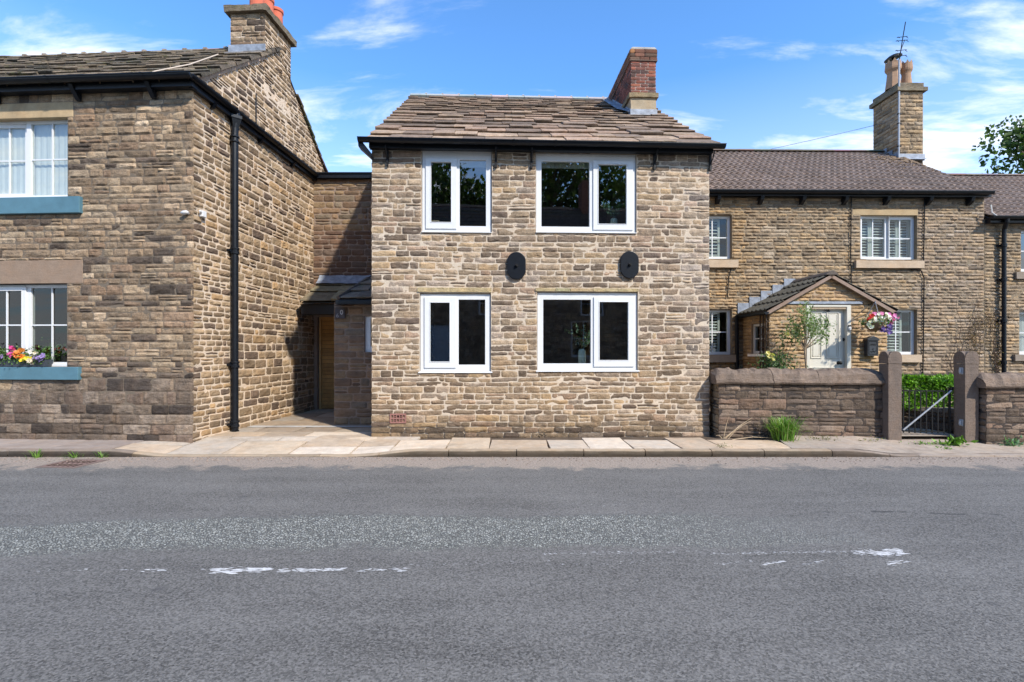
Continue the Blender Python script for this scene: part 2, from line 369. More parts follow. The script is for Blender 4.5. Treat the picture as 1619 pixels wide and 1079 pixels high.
def slates(mb, P, T, sl, sr, rows, wr, rnd, tones, mi=0, th=.03, skip=None):
    """stone slates laid in diminishing courses; P(s,t,n): along eaves, up slope, out of plane"""
    t = 0.0
    for k in range(rows):
        f = k/(rows-1); ex = (T/rows)*(1.45-.9*f); L = ex*1.8
        x = sl(t)-rnd.uniform(0, .04); end = sr(t)
        while x < end:
            wd = rnd.uniform(*wr)*(1.2-.45*f)
            if end-(x+wd) < wr[0]*.5: wd = end-x+rnd.uniform(0, .04)
            cx = x+wd/2
            if skip and skip(cx, t): x += wd; continue
            thk = th*rnd.uniform(.7, 1.25); sd = rnd.uniform(0, 60); nx = 6
            dt = rnd.uniform(-.018, .018); rot = rnd.uniform(-.012, .012)
            u = np.linspace(0, 1, nx); s = x+.004+(wd-.008)*u
            tail = t+dt+rot*(u-.5)*2+.012*vn(s*8, sd, 1)-.0; 
            rs = .010*(1-np.abs(2*u-1)**6)
            lift = thk*.9+.006*vn(s*5, sd, 4)
            st_ = th*1.25; tp = thk*2.0+.25*lift
            rowsP = [(tail+.012, st_*.55+0*u), (tail-rs*.3, st_*.75+0*u), (tail-rs, tp-.012), (tail+.012, tp), (t+ex+0*u, tp-st_*.95), (np.minimum(t+L, T)+0*u, 0*u+.004)]
            SSs = np.array([s]*6); TT = np.array([np.broadcast_to(a, s.shape) for a, _ in rowsP]); NN = np.array([np.broadcast_to(b, s.shape) for _, b in rowsP])
            NN = NN + .003*vn(SSs*11, TT*11, sd)
            SSs = np.pad(SSs, ((0, 0), (1, 1)), 'edge'); TT = np.pad(TT, ((0, 0), (1, 1)), 'edge'); NN = np.pad(NN, ((0, 0), (1, 1)), 'constant', constant_values=-.01)
            X, Y, Z = P(SSs, TT, NN)
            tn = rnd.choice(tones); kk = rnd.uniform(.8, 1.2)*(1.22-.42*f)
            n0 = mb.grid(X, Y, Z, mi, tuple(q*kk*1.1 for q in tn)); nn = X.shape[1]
            mb.c[n0:n0+2*nn] = [tuple(q*kk*.5 for q in tn)]*(2*nn); x += wd  # lower tail edge darkened: weathered brown, with under-slate shadow painted into the colour
        t += ex
def pantiles(mb, P, T, sl, sr, rows, rnd, tone, mi=0, pitch=.15, amp=.022, skip=None):
    ex = T/rows
    for k in range(rows):
        t0 = k*ex; x0, x1 = sl(t0), sr(t0); off = (k % 2)*0
        n = int((x1-x0)/pitch)
        for i in range(n+1):
            a = x0+i*pitch; b = min(a+pitch, x1)
            if b-a < .02: continue
            if skip and skip((a+b)/2, t0+ex/2): continue
            s = np.linspace(a, b, 7); ph = (s-x0)/pitch
            prof = amp*np.clip(np.sin(2*np.pi*ph)*.9+.3, 0, 1)
            lf = rnd.uniform(-.002, .003)
            rws = [(t0, prof*0-.0), (t0-.004, prof+.036+lf), (t0+.008, prof+.042+lf), (t0+ex+.03, prof+.008)]
            SSs = np.array([s]*4); TT = np.array([np.full(7, r[0]) for r in rws]); NN = np.array([r[1] for r in rws])
            X, Y, Z = P(SSs, np.minimum(TT, T), NN); kk = rnd.uniform(.82, 1.15)
            mb.grid(X, Y, Z, mi, tuple(q*kk for q in tone))
def gutter(mb, s0, s1, d, z, r=.06, T=None, m=0, seg=8, joints=()):
    """half-round gutter running along s, its open top at z"""
    T = T or (lambda s, y, zz: (s, y, zz))
    pts = [(-r*math.cos(math.pi*i/seg), -r*math.sin(math.pi*i/seg)) for i in range(seg+1)]
    pts = [(-r-.012, .006), (-r-.012, -.008)]+pts+[(r-.008, 0)]+[(.85*r*math.cos(math.pi*i/seg), -.8*r*math.sin(math.pi*i/seg)) for i in range(1, seg)]+[(-r+.008, .006)]
    k = len(pts)
    for a, b, gsc in [(s0, s1, 1.0)]+[(j-.02, j+.02, 1.12) for j in joints]:
        n = mb.verts([T(s, d+y*gsc, z+zz*gsc) for s in (a, b) for y, zz in pts])
        for i in range(k):
            j = (i+1) % k; mb.face((n+i, n+j, n+k+j, n+k+i), m)
    for s in (s0, s1):
        mb.poly([T(s, d-r*math.cos(math.pi*i/seg), z-r*math.sin(math.pi*i/seg)) for i in range(seg+1)], m)
# ---------------------------------------------------------------- windows
def window(parent, A, d, lights, thick=.07, sill=None, m=None, g=None, name='window', hood=0, T=None, label=None, curtain=None, shutter=None, bars_d=.012):
    """A=(a0,a1,z0,z1) outer frame; lights: dicts with pane, optional casement, bars, open"""
    m = m or M_W; g = g or M_G
    T0 = T or (lambda p: p)
    mb = MB(); hl = [l.get('casement') and (l['casement'][0]+.012, l['casement'][1]-.012, l['casement'][2]+.012, l['casement'][3]-.012) or l['pane'] for l in lights]
    plate(mb, *A, hl, d, d+thick, T=T0); fr = mb.build(name, m, parent, bevel=.004)
    if label: fr['label'] = label
    for l in lights:
        p = l['pane']; T1 = T0; par = fr
        if l.get('casement'):
            c = l['casement']; an = l.get('open', 0)
            if an:
                hx = c[0]; ca, sa = math.cos(an), math.sin(an)
                T1 = lambda q, hx=hx, ca=ca, sa=sa: T0((hx+(q[0]-hx)*ca+(q[1]-d)*sa, d-(q[0]-hx)*sa+(q[1]-d)*ca, q[2]))
            mb = MB(); plate(mb, *c, [p], d-.022, d+.035, T=T1)
            if not an: plate(mb, p[0]-.012, p[1]+.012, p[2]-.012, p[3]+.012, [p], d-.028, d-.0225, T=T1)
            par = mb.build('casement', m, fr, bevel=.004)
        gd = d+(.006 if l.get('casement') else .028)
        mb = MB(); mb.box(p[0]-.004, p[1]+.004, gd, gd+.005, p[2]-.004, p[3]+.004, T=T1); mb.build('pane', g, par)
        nv, nh = l.get('bars', (0, 0))
        if nv or nh:
            mb = MB(); bw = .011
            xs = [p[0]+(p[1]-p[0])*(i+1)/(nv+1) for i in range(nv)]; zs = [p[2]+(p[3]-p[2])*(i+1)/(nh+1) for i in range(nh)]
            for x in xs: mb.box(x-bw, x+bw, gd-bars_d, gd-.001, p[2], p[3], T=T1)
            for z in zs: mb.box(p[0], p[1], gd-bars_d+.002, gd-.002, z-bw, z+bw, T=T1)
            mb.build('glazing_bar', m, par)
    if sill:
        mb = MB(); mb.prism([(d-sill[0], A[2]-sill[1]), (d+thick*.6, A[2]-sill[1]), (d+thick*.6, A[2]-.001), (d-.002, A[2]-.001), (d-sill[0], A[2]-.018)], 0, A[0]-sill[2], A[1]+sill[2])
        mb.build('window_sill', m, fr, bevel=.003)
    if curtain:
        mb = MB(); x0, x1, z0, z1, dd = curtain
        n = 60; s = np.linspace(x0, x1, n); S_, Z_ = np.meshgrid(s, np.array([z0, z1]))
        mb.grid(S_, d+dd+.005*np.sin(S_*60)+0*S_, Z_); mb.build('net_curtain', M_CURT, fr)
    if shutter:
        for x0, x1, z0, z1 in shutter:
            mb = MB(); dd = d+.11; fw = .045
            mid = (z0+z1)/2
            plate(mb, x0, x1, z0, z1, [(x0+fw, x1-fw, z0+fw*1.6, mid-.02), (x0+fw, x1-fw, mid+.02, z1-fw*1.6)], dd, dd+.025, T=T0)
            for lo, hi in ((z0+fw*1.6, mid-.02), (mid+.02, z1-fw*1.6)):
                n = max(2, int((hi-lo)/.062))
                for i in range(n):
                    zc = lo+(i+.5)*(hi-lo)/n
                    mb.prism([(dd-.002, zc-.022), (dd+.004, zc-.024), (dd+.030, zc+.0), (dd+.024, zc+.004)], 0, x0+fw, x1-fw) if not T else None
            mb.build('shutter', M_SHUT, fr)
    return fr
def lintel(parent, A, d0, name='lintel', m=None, col=(.42, .32, .21), t=.12, bev=.008):
    mb = MB(); mb.box(A[0], A[1], d0, d0+t, A[2], A[3], col=col); return mb.build(name, m or M_SM, parent, bevel=bev)
def rough_box(mb, x0, x1, y0, y1, z0, z1, amp, seed, col=(1, 1, 1), res=.06, m=0):
    """stone block with hacked, uneven faces"""
    rs = np.random.RandomState(seed); n = [max(2, int((b-a)/res)+1) for a, b in ((x0, x1), (y0, y1), (z0, z1))]
    X = [np.linspace(a, b, k) for (a, b), k in zip(((x0, x1), (y0, y1), (z0, z1)), n)]
    def F(A, B, Cc):
        o = [vn(A*9+seed, B*9, Cc*9+q*11) + .5*vn(A*25+seed, B*25, Cc*25+q*5) for q in range(3)]
        return A+amp*o[0], B+amp*o[1], Cc+amp*o[2]
    for ax in range(3):
        i, j = [q for q in range(3) if q != ax]
        U, V = np.meshgrid(X[i], X[j], indexing='ij')
        for e in (X[ax][0], X[ax][-1]):
            g = [None]*3; g[i] = U; g[j] = V; g[ax] = np.full(U.shape, e); mb.grid(*F(*g), m, col)

# ================================================================ central cottage
rc = random.Random(11)
FC = Frame(588, 8.59, .040)
WC = FC.hit(1121, 600)[0]; ZE = 5.02; DR = 4.55; ZR = 8.02; DB = 9.1
cc = empty('stone_cottage', (FC.o[0], FC.o[1], 0), FC.th)
tag(cc, 'golden rubble-stone cottage in the middle with four white windows and stone slate roof', 'house')
wpx = [((667.5, 240, 777, 367), [dict(p=(681.7, 257, 713.3, 352), c=(673, 250, 722, 362)), dict(p=(726.7, 253, 768.3, 358))]),
       ((847.5, 246, 1005, 368), [dict(p=(856, 255, 932, 359), ), dict(p=(945.8, 261, 990, 355), c=(938, 254, 1001, 364))]),
       ((664.6, 465, 775.6, 587), [dict(p=(680.4, 479, 711, 572), c=(671, 470, 721, 582)), dict(p=(725, 474, 767, 577))]),
       ((849.6, 463, 1007, 585), [dict(p=(858.8, 474, 934, 575)), dict(p=(947.5, 478, 992.8, 569.6), c=(939, 470, 1002.7, 580))])]
WD = .035
holes = []
for k, (o, ls) in enumerate(wpx):
    A = FC.rect(*o, WD); holes.append((A[0]-.008, A[1]+.008, A[2]-.03, A[3]+(.012 if k > 1 else .04)))
lint = [FC.rect(660, 455, 778, 462.5), FC.rect(846, 456, 1010, 461.5)]
mb = MB()
plate(mb, 0, WC, -.15, ZE, holes, 0, .22, 1, col=MORT_C, back=False)
for x in (0, WC):   # side and back walls, closed shell up to the roof
    mb.poly([(x, 0.001, -.1), (x, DB, -.1), (x, DB, ZE), (x, DR, ZR-.05), (x, 0.001, ZE)], 1, MORT_C)
mb.poly([(0, DB, -.1), (WC, DB, -.1), (WC, DB, ZE), (0, DB, ZE)], 1, MORT_C)
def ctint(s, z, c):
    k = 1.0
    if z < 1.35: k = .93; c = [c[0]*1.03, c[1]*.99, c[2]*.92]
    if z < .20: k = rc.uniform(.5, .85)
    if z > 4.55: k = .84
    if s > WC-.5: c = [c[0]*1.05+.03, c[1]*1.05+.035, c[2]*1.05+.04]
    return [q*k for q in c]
bat = lambda s, z: np.clip(.55-z, 0, 1)**2*.10*np.exp(-np.abs(s-.2)/1.2)+.03*np.clip(.4-z, 0, 1)
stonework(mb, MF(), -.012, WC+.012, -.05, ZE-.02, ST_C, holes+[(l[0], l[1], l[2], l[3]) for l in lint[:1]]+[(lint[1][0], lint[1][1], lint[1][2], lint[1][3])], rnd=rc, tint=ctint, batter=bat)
gtop = lambda s: ZE+(ZR-ZE)*np.clip(1-np.abs(s-DR)/DR, 0, 1)-.06
stonework(mb, MLt(0), .02, DB, 0, ZR, dict(ST_C, res=.08), rnd=rc, top=gtop)
stonework(mb, MRt(WC), .02, 2.6, 0, 4.9, dict(ST_C, res=.08), rnd=rc)
mb.build('wall', [M_CS, M_CM], cc)
for k, l in enumerate(lint):
    mb = MB(); x = l[0]
    while x < l[1]-.05:
        L = rc.uniform(.25, .5) if k else l[1]-x
        if l[1]-x-L < .12: L = l[1]-x
        rough_box(mb, x+.003, x+L-.006, -.02, .05, l[2], l[3], .004, int(x*50)+k, col=(.44*rc.uniform(.8, 1.1), .33, .19)); x += L
    mb.build('lintel', M_CS, cc)
for k, (o, ls) in enumerate(wpx):
    A = FC.rect(*o, WD); L = []
    for l in ls:
        q = dict(pane=FC.rect(*l['p'], WD))
        if 'c' in l: q['casement'] = FC.rect(*l['c'], WD-.02)
        L.append(q)
    fr = window(cc, A, WD, L, sill=(.065, .03, .03 if k > 1 else .006), g=M_G)
    if k < 2:
        mb = MB(); mb.box(A[0], A[1], WD-.012, WD+.06, A[3]+.001, A[3]+.03); mb.build('frame_extension', simple('trim_grey', (.5, .5, .49), .5), fr, bevel=.004)
        p = L[0 if k else 1]['pane']; mb = MB(); mb.box(p[0], p[1], WD+.09, WD+.11, p[3]-.09, p[3]+.02); mb.build('roller_blind', simple('blind%d' % k, (.3, .29, .27), .9), fr)
    mb = MB(); mb.box(A[0]-.05, A[1]+.05, WD+.075, .36, A[2]-.03, A[2]+.01); mb.build('inner_sill', M_W, fr)
# roof
slope = math.hypot(DR+.16, ZR-(ZE-.075)); ca, sa = (DR+.16)/slope, (ZR-(ZE-.075))/slope
def PC(s, t, n): return s, -.16+t*ca-n*sa, (ZE-.075)+t*sa+n*ca
CT = [(.25, .185, .135), (.21, .155, .115), (.29, .215, .155), (.175, .13, .10), (.27, .19, .14), (.15, .115, .09)]
mb = MB()
mb.poly([PC(-.05, 0, -.02), PC(WC+.07, 0, -.02), PC(WC+.07, slope, -.02), PC(-.05, slope, -.02)], 0, (.1, .08, .07))
mb.poly([(-.05, DR, ZR-.04), (WC+.07, DR, ZR-.04), (WC+.07, DB+.1, ZE-.1), (-.05, DB+.1, ZE-.1)], 0, (.16, .12, .09))
chx0, chx1 = FC.hit(997.5, 170, 2.45)[0], FC.hit(1037, 170, 2.45)[0]
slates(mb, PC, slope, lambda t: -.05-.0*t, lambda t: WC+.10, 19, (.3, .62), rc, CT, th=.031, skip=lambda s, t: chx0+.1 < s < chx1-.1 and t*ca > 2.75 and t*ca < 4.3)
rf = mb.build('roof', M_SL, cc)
mb = MB(); x = -.06
while x < chx0+.2:
    L = .42; mb.prism([(DR-.21, ZR-.03), (DR-.04, ZR+.095), (DR+.04, ZR+.095), (DR+.21, ZR-.03), (DR+.15, ZR-.11), (DR, ZR), (DR-.15, ZR-.11)], 0, x, x+L-.008, col=(.36*rc.uniform(.8, 1.2), .34, .33))
    mb.box(x+L-.05, x+L-.002, DR-.05, DR+.05, ZR+.096, ZR+.112, col=(.5, .44, .38)); x += L
mb.build('ridge_tile', M_SM, rf)
# brick chimney running up the slope to the ridge
dF, dK = 2.45, 4.75
ztop = EYE+(555-77)/800*(FC.world(chx0, dF, 0)[1])
zl = EYE+(555-150)/800*(FC.world(chx0, dF, 0)[1]); zb = 6.3
mb = MB(); mb.box(chx0+.005, chx1-.005, dF+.005, dK, zb, ztop-.03, 1, (.35, .3, .26))
for M_, a, b in ((MF(dF), chx0, chx1), (MLt(chx0), dF, dK), (MRt(chx1), dF, dK)):
    stonework(mb, M_, a, b, zl+.03, ztop-.27, ST_B, rnd=rc)
for M_, a, b in ((MF(dF-.025), chx0-.025, chx1+.025), (MLt(chx0-.025), dF-.025, dK+.02), (MRt(chx1+.025), dF-.025, dK+.02)):
    stonework(mb, M_, a, b, ztop-.27, ztop-.02, dict(ST_B, ch=(.08, .08), tones=[((.17, .085, .06), 3), ((.12, .08, .06), 2), ((.3, .15, .07), 1)]), rnd=rc)
mb.box(chx0-.03, chx1+.03, dF-.03, dK+.02, ztop-.275, ztop-.262, 1, (.2, .15, .12))
ch = mb.build('chimney', [M_BR, M_CM], rf)
mb = MB(); mb.prism([(chx0-.02, ztop-.02), (chx1+.02, ztop-.02), (chx1-.03, ztop+.03), (chx0+.03, ztop+.03)], 1, dF-.02, dK, col=(.42, .40, .37)); mb.build('chimney_cap', M_SM, ch, bevel=.01)
mb = MB(); rough_box(mb, chx0-.05, chx1+.05, dF-.05, dK, zl-.07, zl+.03, .008, 3, (.26, .2, .12)); mb.build('chimney_ledge', M_SLD, ch)
mb = MB(); rough_box(mb, chx0-.005, chx1+.005, dF-.005, dK, zb+.05, zl-.07, .005, 4, (.36, .29, .2)); mb.build('chimney_base', M_SM, ch)
mb = MB()
zf = PC(0, (dF+.16)/ca, 0)[2]
mb.box(chx0-.02, chx1+.02, dF-.035, dF-.008, zf-.03, zf+.16); mb.poly([(chx0-.04, dF-.03, zf+.03), (chx1+.03, dF-.03, zf+.03), (chx1+.03, dF-.2, zf-.05), (chx0-.04, dF-.2, zf-.05)])
k0 = PC(0, (dF+.0)/ca, .07); k1 = PC(0, (4.5)/ca, .07)
mb.poly([(chx0-.012, dF-.03, zf+.16), (chx0-.012, DR, ZR+.12), (chx0-.012, DR, ZR-.05), (chx0-.012, dF-.03, zf)])
mb.poly([(chx0-.012, dF-.1, zf+.06), (chx0-.012, DR-.05, ZR+.05), (chx0-.22, DR-.05, ZR+.05), (chx0-.2, dF+.5, zf+.42)])
mb.build('lead_flashing', M_LEAD, ch)
# gutter and brackets
zg = ZE-.06; g0 = FC.hit(566, 225, -.22)[0]; g1 = FC.hit(1146, 232, -.22)[0]
mb = MB(); gutter(mb, g0, g1, -.22, zg, .062, joints=(.55, 2.4, 3.1, 4.9), T=lambda s, y, z: (s, y, z-.012*s/6))
mb.prism([(g0-.01, zg-.0), (g0+.03, zg), (g0+.22, zg-.24), (g0+.2, zg-.3), (g0-.0, zg-.12)], 1, -.2, -.04)
gt = mb.build('gutter', M_BK, cc)
mb = MB(); mb.box(-.02, WC+.02, -.13, -.02, ZE-.17, ZE-.02); mb.build('fascia', M_BK, cc)
for px in (613, 784, 840, 1034, 1122):
    a = FC.hit(px, 240)[0]; mb = MB()
    mb.box(a-.018, a+.018, -.045, -.004, ZE-.44, ZE-.13); mb.tube([(a, -.03, ZE-.33), (a-.0, -.13, ZE-.27), (a, -.2, ZE-.15)], .011, 6); mb.build('gutter_bracket', M_IRON, gt)
# wall tie plates
for px, py, h in ((816.5, 421, 45), (994.5, 419.5, 44)):
    a, z = FC.hit(px, py); rw, rh = .158, .235
    pts = [(a+rw*math.cos(t), z+(rh-rw if math.sin(t) > 0 else -(rh-rw))+rw*math.sin(t)) for t in [2*math.pi*(i+.5)/40 for i in range(40)]]
    mb = MB(); mb.prism(pts, 1, -.055, -.0); po = mb.build('wall_tie_plate', M_BK, cc, bevel=.008)
    mb = MB(); mb.tube([(a, -.05, z), (a, -.085, z)], [.03, .028], 6); mb.tube([(a, -.07, z), (a, -.105, z)], .015, 8); mb.build('bolt', M_IRON, po)
# terracotta air brick
A = FC.rect(617, 654, 642.5, 669); mb = MB(); hx = []
for j in range(2):
    for i in range(5):
        w_ = (A[1]-A[0]-.03)/5; h_ = (A[3]-A[2]-.03)/2
        for q in range(2 if i % 2 else 1):
            z_ = A[2]+.015+j*h_+.012; hx.append((A[0]+.015+i*w_+.008, A[0]+.015+(i+1)*w_-.006, z_+(h_-.02)*.55*q, z_+(h_-.02)*(.42 if i % 2 else .9)+(h_-.02)*.55*q))
plate(mb, *A, hx, -.040, -.014, 0, col=(.26, .13, .11)); mb.box(A[0], A[1], -.0145, 0, A[2], A[3], col=(.02, .015, .015)); mb.build('air_brick', M_TC, cc)
# ================================================================ left house, gable end towards the passage
rl = random.Random(21)
FL_ = Frame(304, 8.17, -.060)
lh = empty('gabled_stone_house', (FL_.o[0], FL_.o[1], 0), FL_.th)
tag(lh, 'soot-weathered stone house with tall gable, blue window sills and red chimney pots', 'house')
LA = -6.2; LE = 5.78; LD = 5.36; LR = 2.68; LRZ = 7.86
UW = FL_.rect(-70, 190, 116, 316, .1); UW = (UW[0], UW[1], FL_.hit(80, 316, .1)[1], FL_.hit(80, 190, .1)[1])
LW_ = FL_.rect(-70, 451, 115, 579, .1); LW_ = (LW_[0], LW_[1], FL_.hit(80, 580, .1)[1], FL_.hit(80, 450, .1)[1])
lin_u = (UW[0]-.2, FL_.hit(116, 180)[0], UW[3]-.01, FL_.hit(60, 163)[1]); lin_l = (LW_[0]-.2, FL_.hit(131, 420)[0], LW_[3]+.0, FL_.hit(60, 412)[1])
sil_u = (UW[0]-.1, FL_.hit(126, 330, -.06)[0], FL_.hit(100, 337, -.06)[1], UW[2]); sil_l = (LW_[0]-.1, FL_.hit(124, 590, -.06)[0], FL_.hit(100, 601, -.06)[1], LW_[2])
H4 = [UW, LW_, lin_u, lin_l, (sil_u[0], sil_u[1]-.05, sil_u[2], sil_u[3]), (sil_l[0], sil_l[1]-.05, sil_l[2], sil_l[3])]
mb = MB()
plate(mb, LA, 0, -.15, LE, [UW, LW_], 0, .25, 1, col=MORT_L, back=False)
for x in (LA, 0): mb.poly([(x, .001, -.15), (x, LD, -.15), (x, LD, LE), (x, LR, LRZ-.03), (x, .001, LE)], 1, MORT_LS if x == 0 else MORT_L)
mb.poly([(LA, LD, -.1), (0, LD, -.1), (0, LD, LE), (LA, LD, LE)], 1, MORT_L)
def lt(s, z, c):
    k = 1.0
    if z < 1.0+rl.uniform(-.3, .35): k = .70; g_ = sum(c)/3; c = [g_*.35+q*.65 for q in c]; c = [c[0]*1.02, c[1]*.98, c[2]*.97]
    if z < .5+rl.uniform(-.15, .15): k = .68
    if s > -1.1 and z > 2 and rl.random() < .25: k *= 1.35
    return [q*k for q in c]
stonework(mb, MF(), LA, .014, 1.0, LE-.1, ST_LF, H4, rnd=rl, tint=lt)
stonework(mb, MF(), LA, .014, -.1, 1.0, dict(ST_LF, ch=(.14, .17), lw=(.25, .5)), H4, rnd=rl, tint=lt, batter=lambda s, z: .03*np.clip(.6-z, 0, 1))
ltop = lambda s: LE+(LRZ-LE)*np.clip(1-np.abs(s-LR)/LR, 0, 1)+.0
dp = FL_.side(364, 300, .0)[0]
def lt2(s, z, c):
    if z < .45: c = [q*.85 for q in c]
    return c
stonework(mb, MRt(0), -.012, dp, -.1, LE, dict(ST_LS, ch=(.085, .13), lw=(.17, .34)), rnd=rl, top=ltop, tint=lt2)
stonework(mb, MRt(0), dp, LD, -.1, LE, dict(ST_LS, ch=(.10, .18)), rnd=rl, top=ltop, tint=lt2)
stonework(mb, MRt(0), 0, LD, LE, LRZ+.1, dict(ST_LS, ch=(.09, .13), lw=(.2, .42)), rnd=rl, top=ltop, mi=2)
mb.build('wall', [M_LS, M_CM, M_LG], lh)
# re-use the gable material for the lower gable stones
w_ = [o for o in lh.children if o.name.startswith('wall')][0]
me = w_.data
for p_ in me.polygons:
    if p_.material_index == 0 and me.vertices[p_.vertices[0]].co.x > -.025 and me.vertices[p_.vertices[0]].co.y > -.004: p_.material_index = 2
lintel(lh, lin_u, -.006, col=(.44, .33, .20)); lintel(lh, lin_l, -.006, col=(.26, .19, .14))
for q, s_ in ((UW, sil_u), (LW_, sil_l)):
    mid = FL_.hit(46, 0, .1)[0]; p0 = FL_.rect(54, 198, 113, 308, .1) if q is UW else FL_.rect(54, 456, 113, 570, .1)
    c0 = (q[0]+.04, mid-.035, q[2]+.05, q[3]-.035)
    n0 = (c0[0]+.07, c0[1]-.075, c0[2]+.07, c0[3]-.07)
    n1_ = (mid+.035, q[1]-.012, q[2]+.075, q[3]-.06)
    fr = window(lh, (q[0]+.0, q[1]+.0, q[2], q[3]), .1, [dict(pane=n0, casement=c0, bars=(3, 1), open=-.05 if q is UW else 0), dict(pane=n1_, bars=(1, 1))],
                g=M_GB if q is UW else M_GC, curtain=(q[0], q[1], q[2], q[3], .085) if q is UW else None, bars_d=.02)
    mb = MB(); mb.box(s_[0], s_[1], -.07, .11, s_[2], s_[3]-.002); mb.build('window_sill', M_BLUE, fr, bevel=.008)
    mb = MB(); mb.box(q[0]+.0, q[1]-.0, .06, .099, q[2]+.0, q[2]+.045); mb.build('sill_trim', M_W, fr, bevel=.006)
# roof
OV = .16; sl_ = math.hypot(LR+OV, LRZ-LE+.10); ca2, sa2 = (LR+OV)/sl_, (LRZ-LE+.10)/sl_
def PL(s, t, n): return s, -OV+t*ca2-n*sa2, LE-.05+t*sa2+n*ca2
LT_ = [(.17, .135, .10), (.12, .10, .08), (.21, .17, .125), (.09, .08, .065), (.15, .12, .085)]
mb = MB(); mb.poly([PL(LA, 0, -.02), PL(.0, 0, -.02), PL(.0, sl_, -.02), PL(LA, sl_, -.02)], 0, (.08, .07, .06))
mb.poly([(LA, LR, LRZ+.03), (.02, LR, LRZ+.03), (.02, LD+.1, LE-.02), (LA, LD+.1, LE-.02)], 0, (.12, .1, .08))
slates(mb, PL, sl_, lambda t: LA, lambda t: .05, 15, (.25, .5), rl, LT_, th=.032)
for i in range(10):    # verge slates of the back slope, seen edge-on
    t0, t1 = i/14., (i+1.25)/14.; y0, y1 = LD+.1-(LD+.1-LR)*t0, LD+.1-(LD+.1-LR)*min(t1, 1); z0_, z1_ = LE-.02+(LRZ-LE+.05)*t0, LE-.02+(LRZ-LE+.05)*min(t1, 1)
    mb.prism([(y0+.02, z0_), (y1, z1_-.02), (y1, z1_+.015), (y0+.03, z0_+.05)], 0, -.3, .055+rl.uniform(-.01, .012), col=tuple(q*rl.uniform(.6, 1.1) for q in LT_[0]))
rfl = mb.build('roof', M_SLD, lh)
mb = MB(); x = LA
while x < -.75:
    L = .46; mb.prism([(LR-.2, LRZ-.06), (LR-.04, LRZ+.10), (LR+.04, LRZ+.10), (LR+.2, LRZ-.06)], 0, x, x+L-.006, col=(.25*rl.uniform(.8, 1.3), .21, .18))
    mb.box(x+L-.055, x+L+.03, LR-.055, LR+.055, LRZ+.09, LRZ+.125, col=(.32, .27, .22)); x += L
mb.build('ridge_tile', M_SLD, rfl)
# mortar fillet and cable
mb = MB(); n = 14
for i in range(n):
    t0, t1 = i/n, (i+1)/n; y0, y1 = -.1+t0*2.2, -.1+t1*2.2; q = lambda y: LE-.05+(y+OV)*sa2/ca2
    mb.prism([(y0, q(y0)-.10), (y1, q(y1)-.10), (y1, q(y1)+.0), (y0, q(y0)+.0)], 0, -.05, .026+.004*(i % 2), col=(.40, .29, .21))
mb.build('verge_pointing', M_CM, rfl)
pts = []
for a, b in ((160, 124), (230, 122), (245, 115), (300, 104), (345, 88)):
    best = None
    for i in range(200):       # point on the roof plane seen there
        t = sl_*i/199; y = -OV+t*ca2; aa, z_ = FL_.hit(a, b, y); zp = PL(0, t, .10)[2]
        if best is None or abs(z_-zp) < best[0]: best = (abs(z_-zp), (aa, y, zp+.02))
    pts.append(best[1])
mb = MB(); mb.tube(pts, .012, 6, col=(.5, .42, .34)); mb.build('loose_cable', M_ATTR, rfl)
# chimney
cy0, cy1 = FL_.side(418, 60, .014)[0], FL_.side(460, 100, .014)[0]; cx0 = -.70; cx1 = .012
zt = EYE+(555-9)/800*FL_.world(0, cy0, 0)[1]-.02
mb = MB(); mb.box(cx0, cx1-.004, cy0+.004, cy1, 6.6, zt-.1, 1, MORT_LS)
stonework(mb, MF(cy0), cx0, cx1+.01, 7.15, zt-.13, dict(ST_LF, gap=.008, ch=(.08, .11)), rnd=rl, mi=0, tint=lambda s, z, c: [q*.95 for q in c])
stonework(mb, MRt(cx1-.004), cy0-.01, cy1+.01, 6.9, zt-.13, dict(ST_LS, ch=(.09, .12), lw=(.18, .4)), rnd=rl, mi=2)
stonework(mb, MLt(cx0), cy0, cy1, 7.3, zt-.13, dict(ST_LF), rnd=rl, mi=0)
chl = mb.build('chimney', [M_LS, M_CM, M_LG], rfl)
mb = MB(); rough_box(mb, cx0-.08, cx1+.09, cy0-.09, cy1+.09, zt-.13, zt, .010, 9, (.17, .14, .10)); mb.build('chimney_cap', M_SLD, chl)
mb = MB(); zz = LE-.05+(cy0+OV)*sa2/ca2; mb.box(cx0-.03, cx1+.03, cy0-.03, cy0-.006, zz-.02, zz+.2); mb.poly([(cx0-.03, cy0-.02, zz+.06), (cx1+.05, cy0-.02, zz+.06), (cx1+.05, cy0-.2, zz-.06), (cx0-.03, cy0-.2, zz-.06)]); mb.build('lead_flashing', M_LEAD, chl)
for i, (x, y) in enumerate(((-.27, cy0+.22), (-.27, cy0+.60), (-.05-.2, cy0+.95))):
    mb = MB(); mb.lathe([(.0, 0), (.15, 0), (.155, .1), (.14, .12), (.13, .5), (.15, .52), (.15, .58), (.11, .58), (.1, .1)], (x, y, zt-.01), 20, col=(.50, .14, .09)); mb.build('chimney_pot', M_TC, chl, smooth=False)
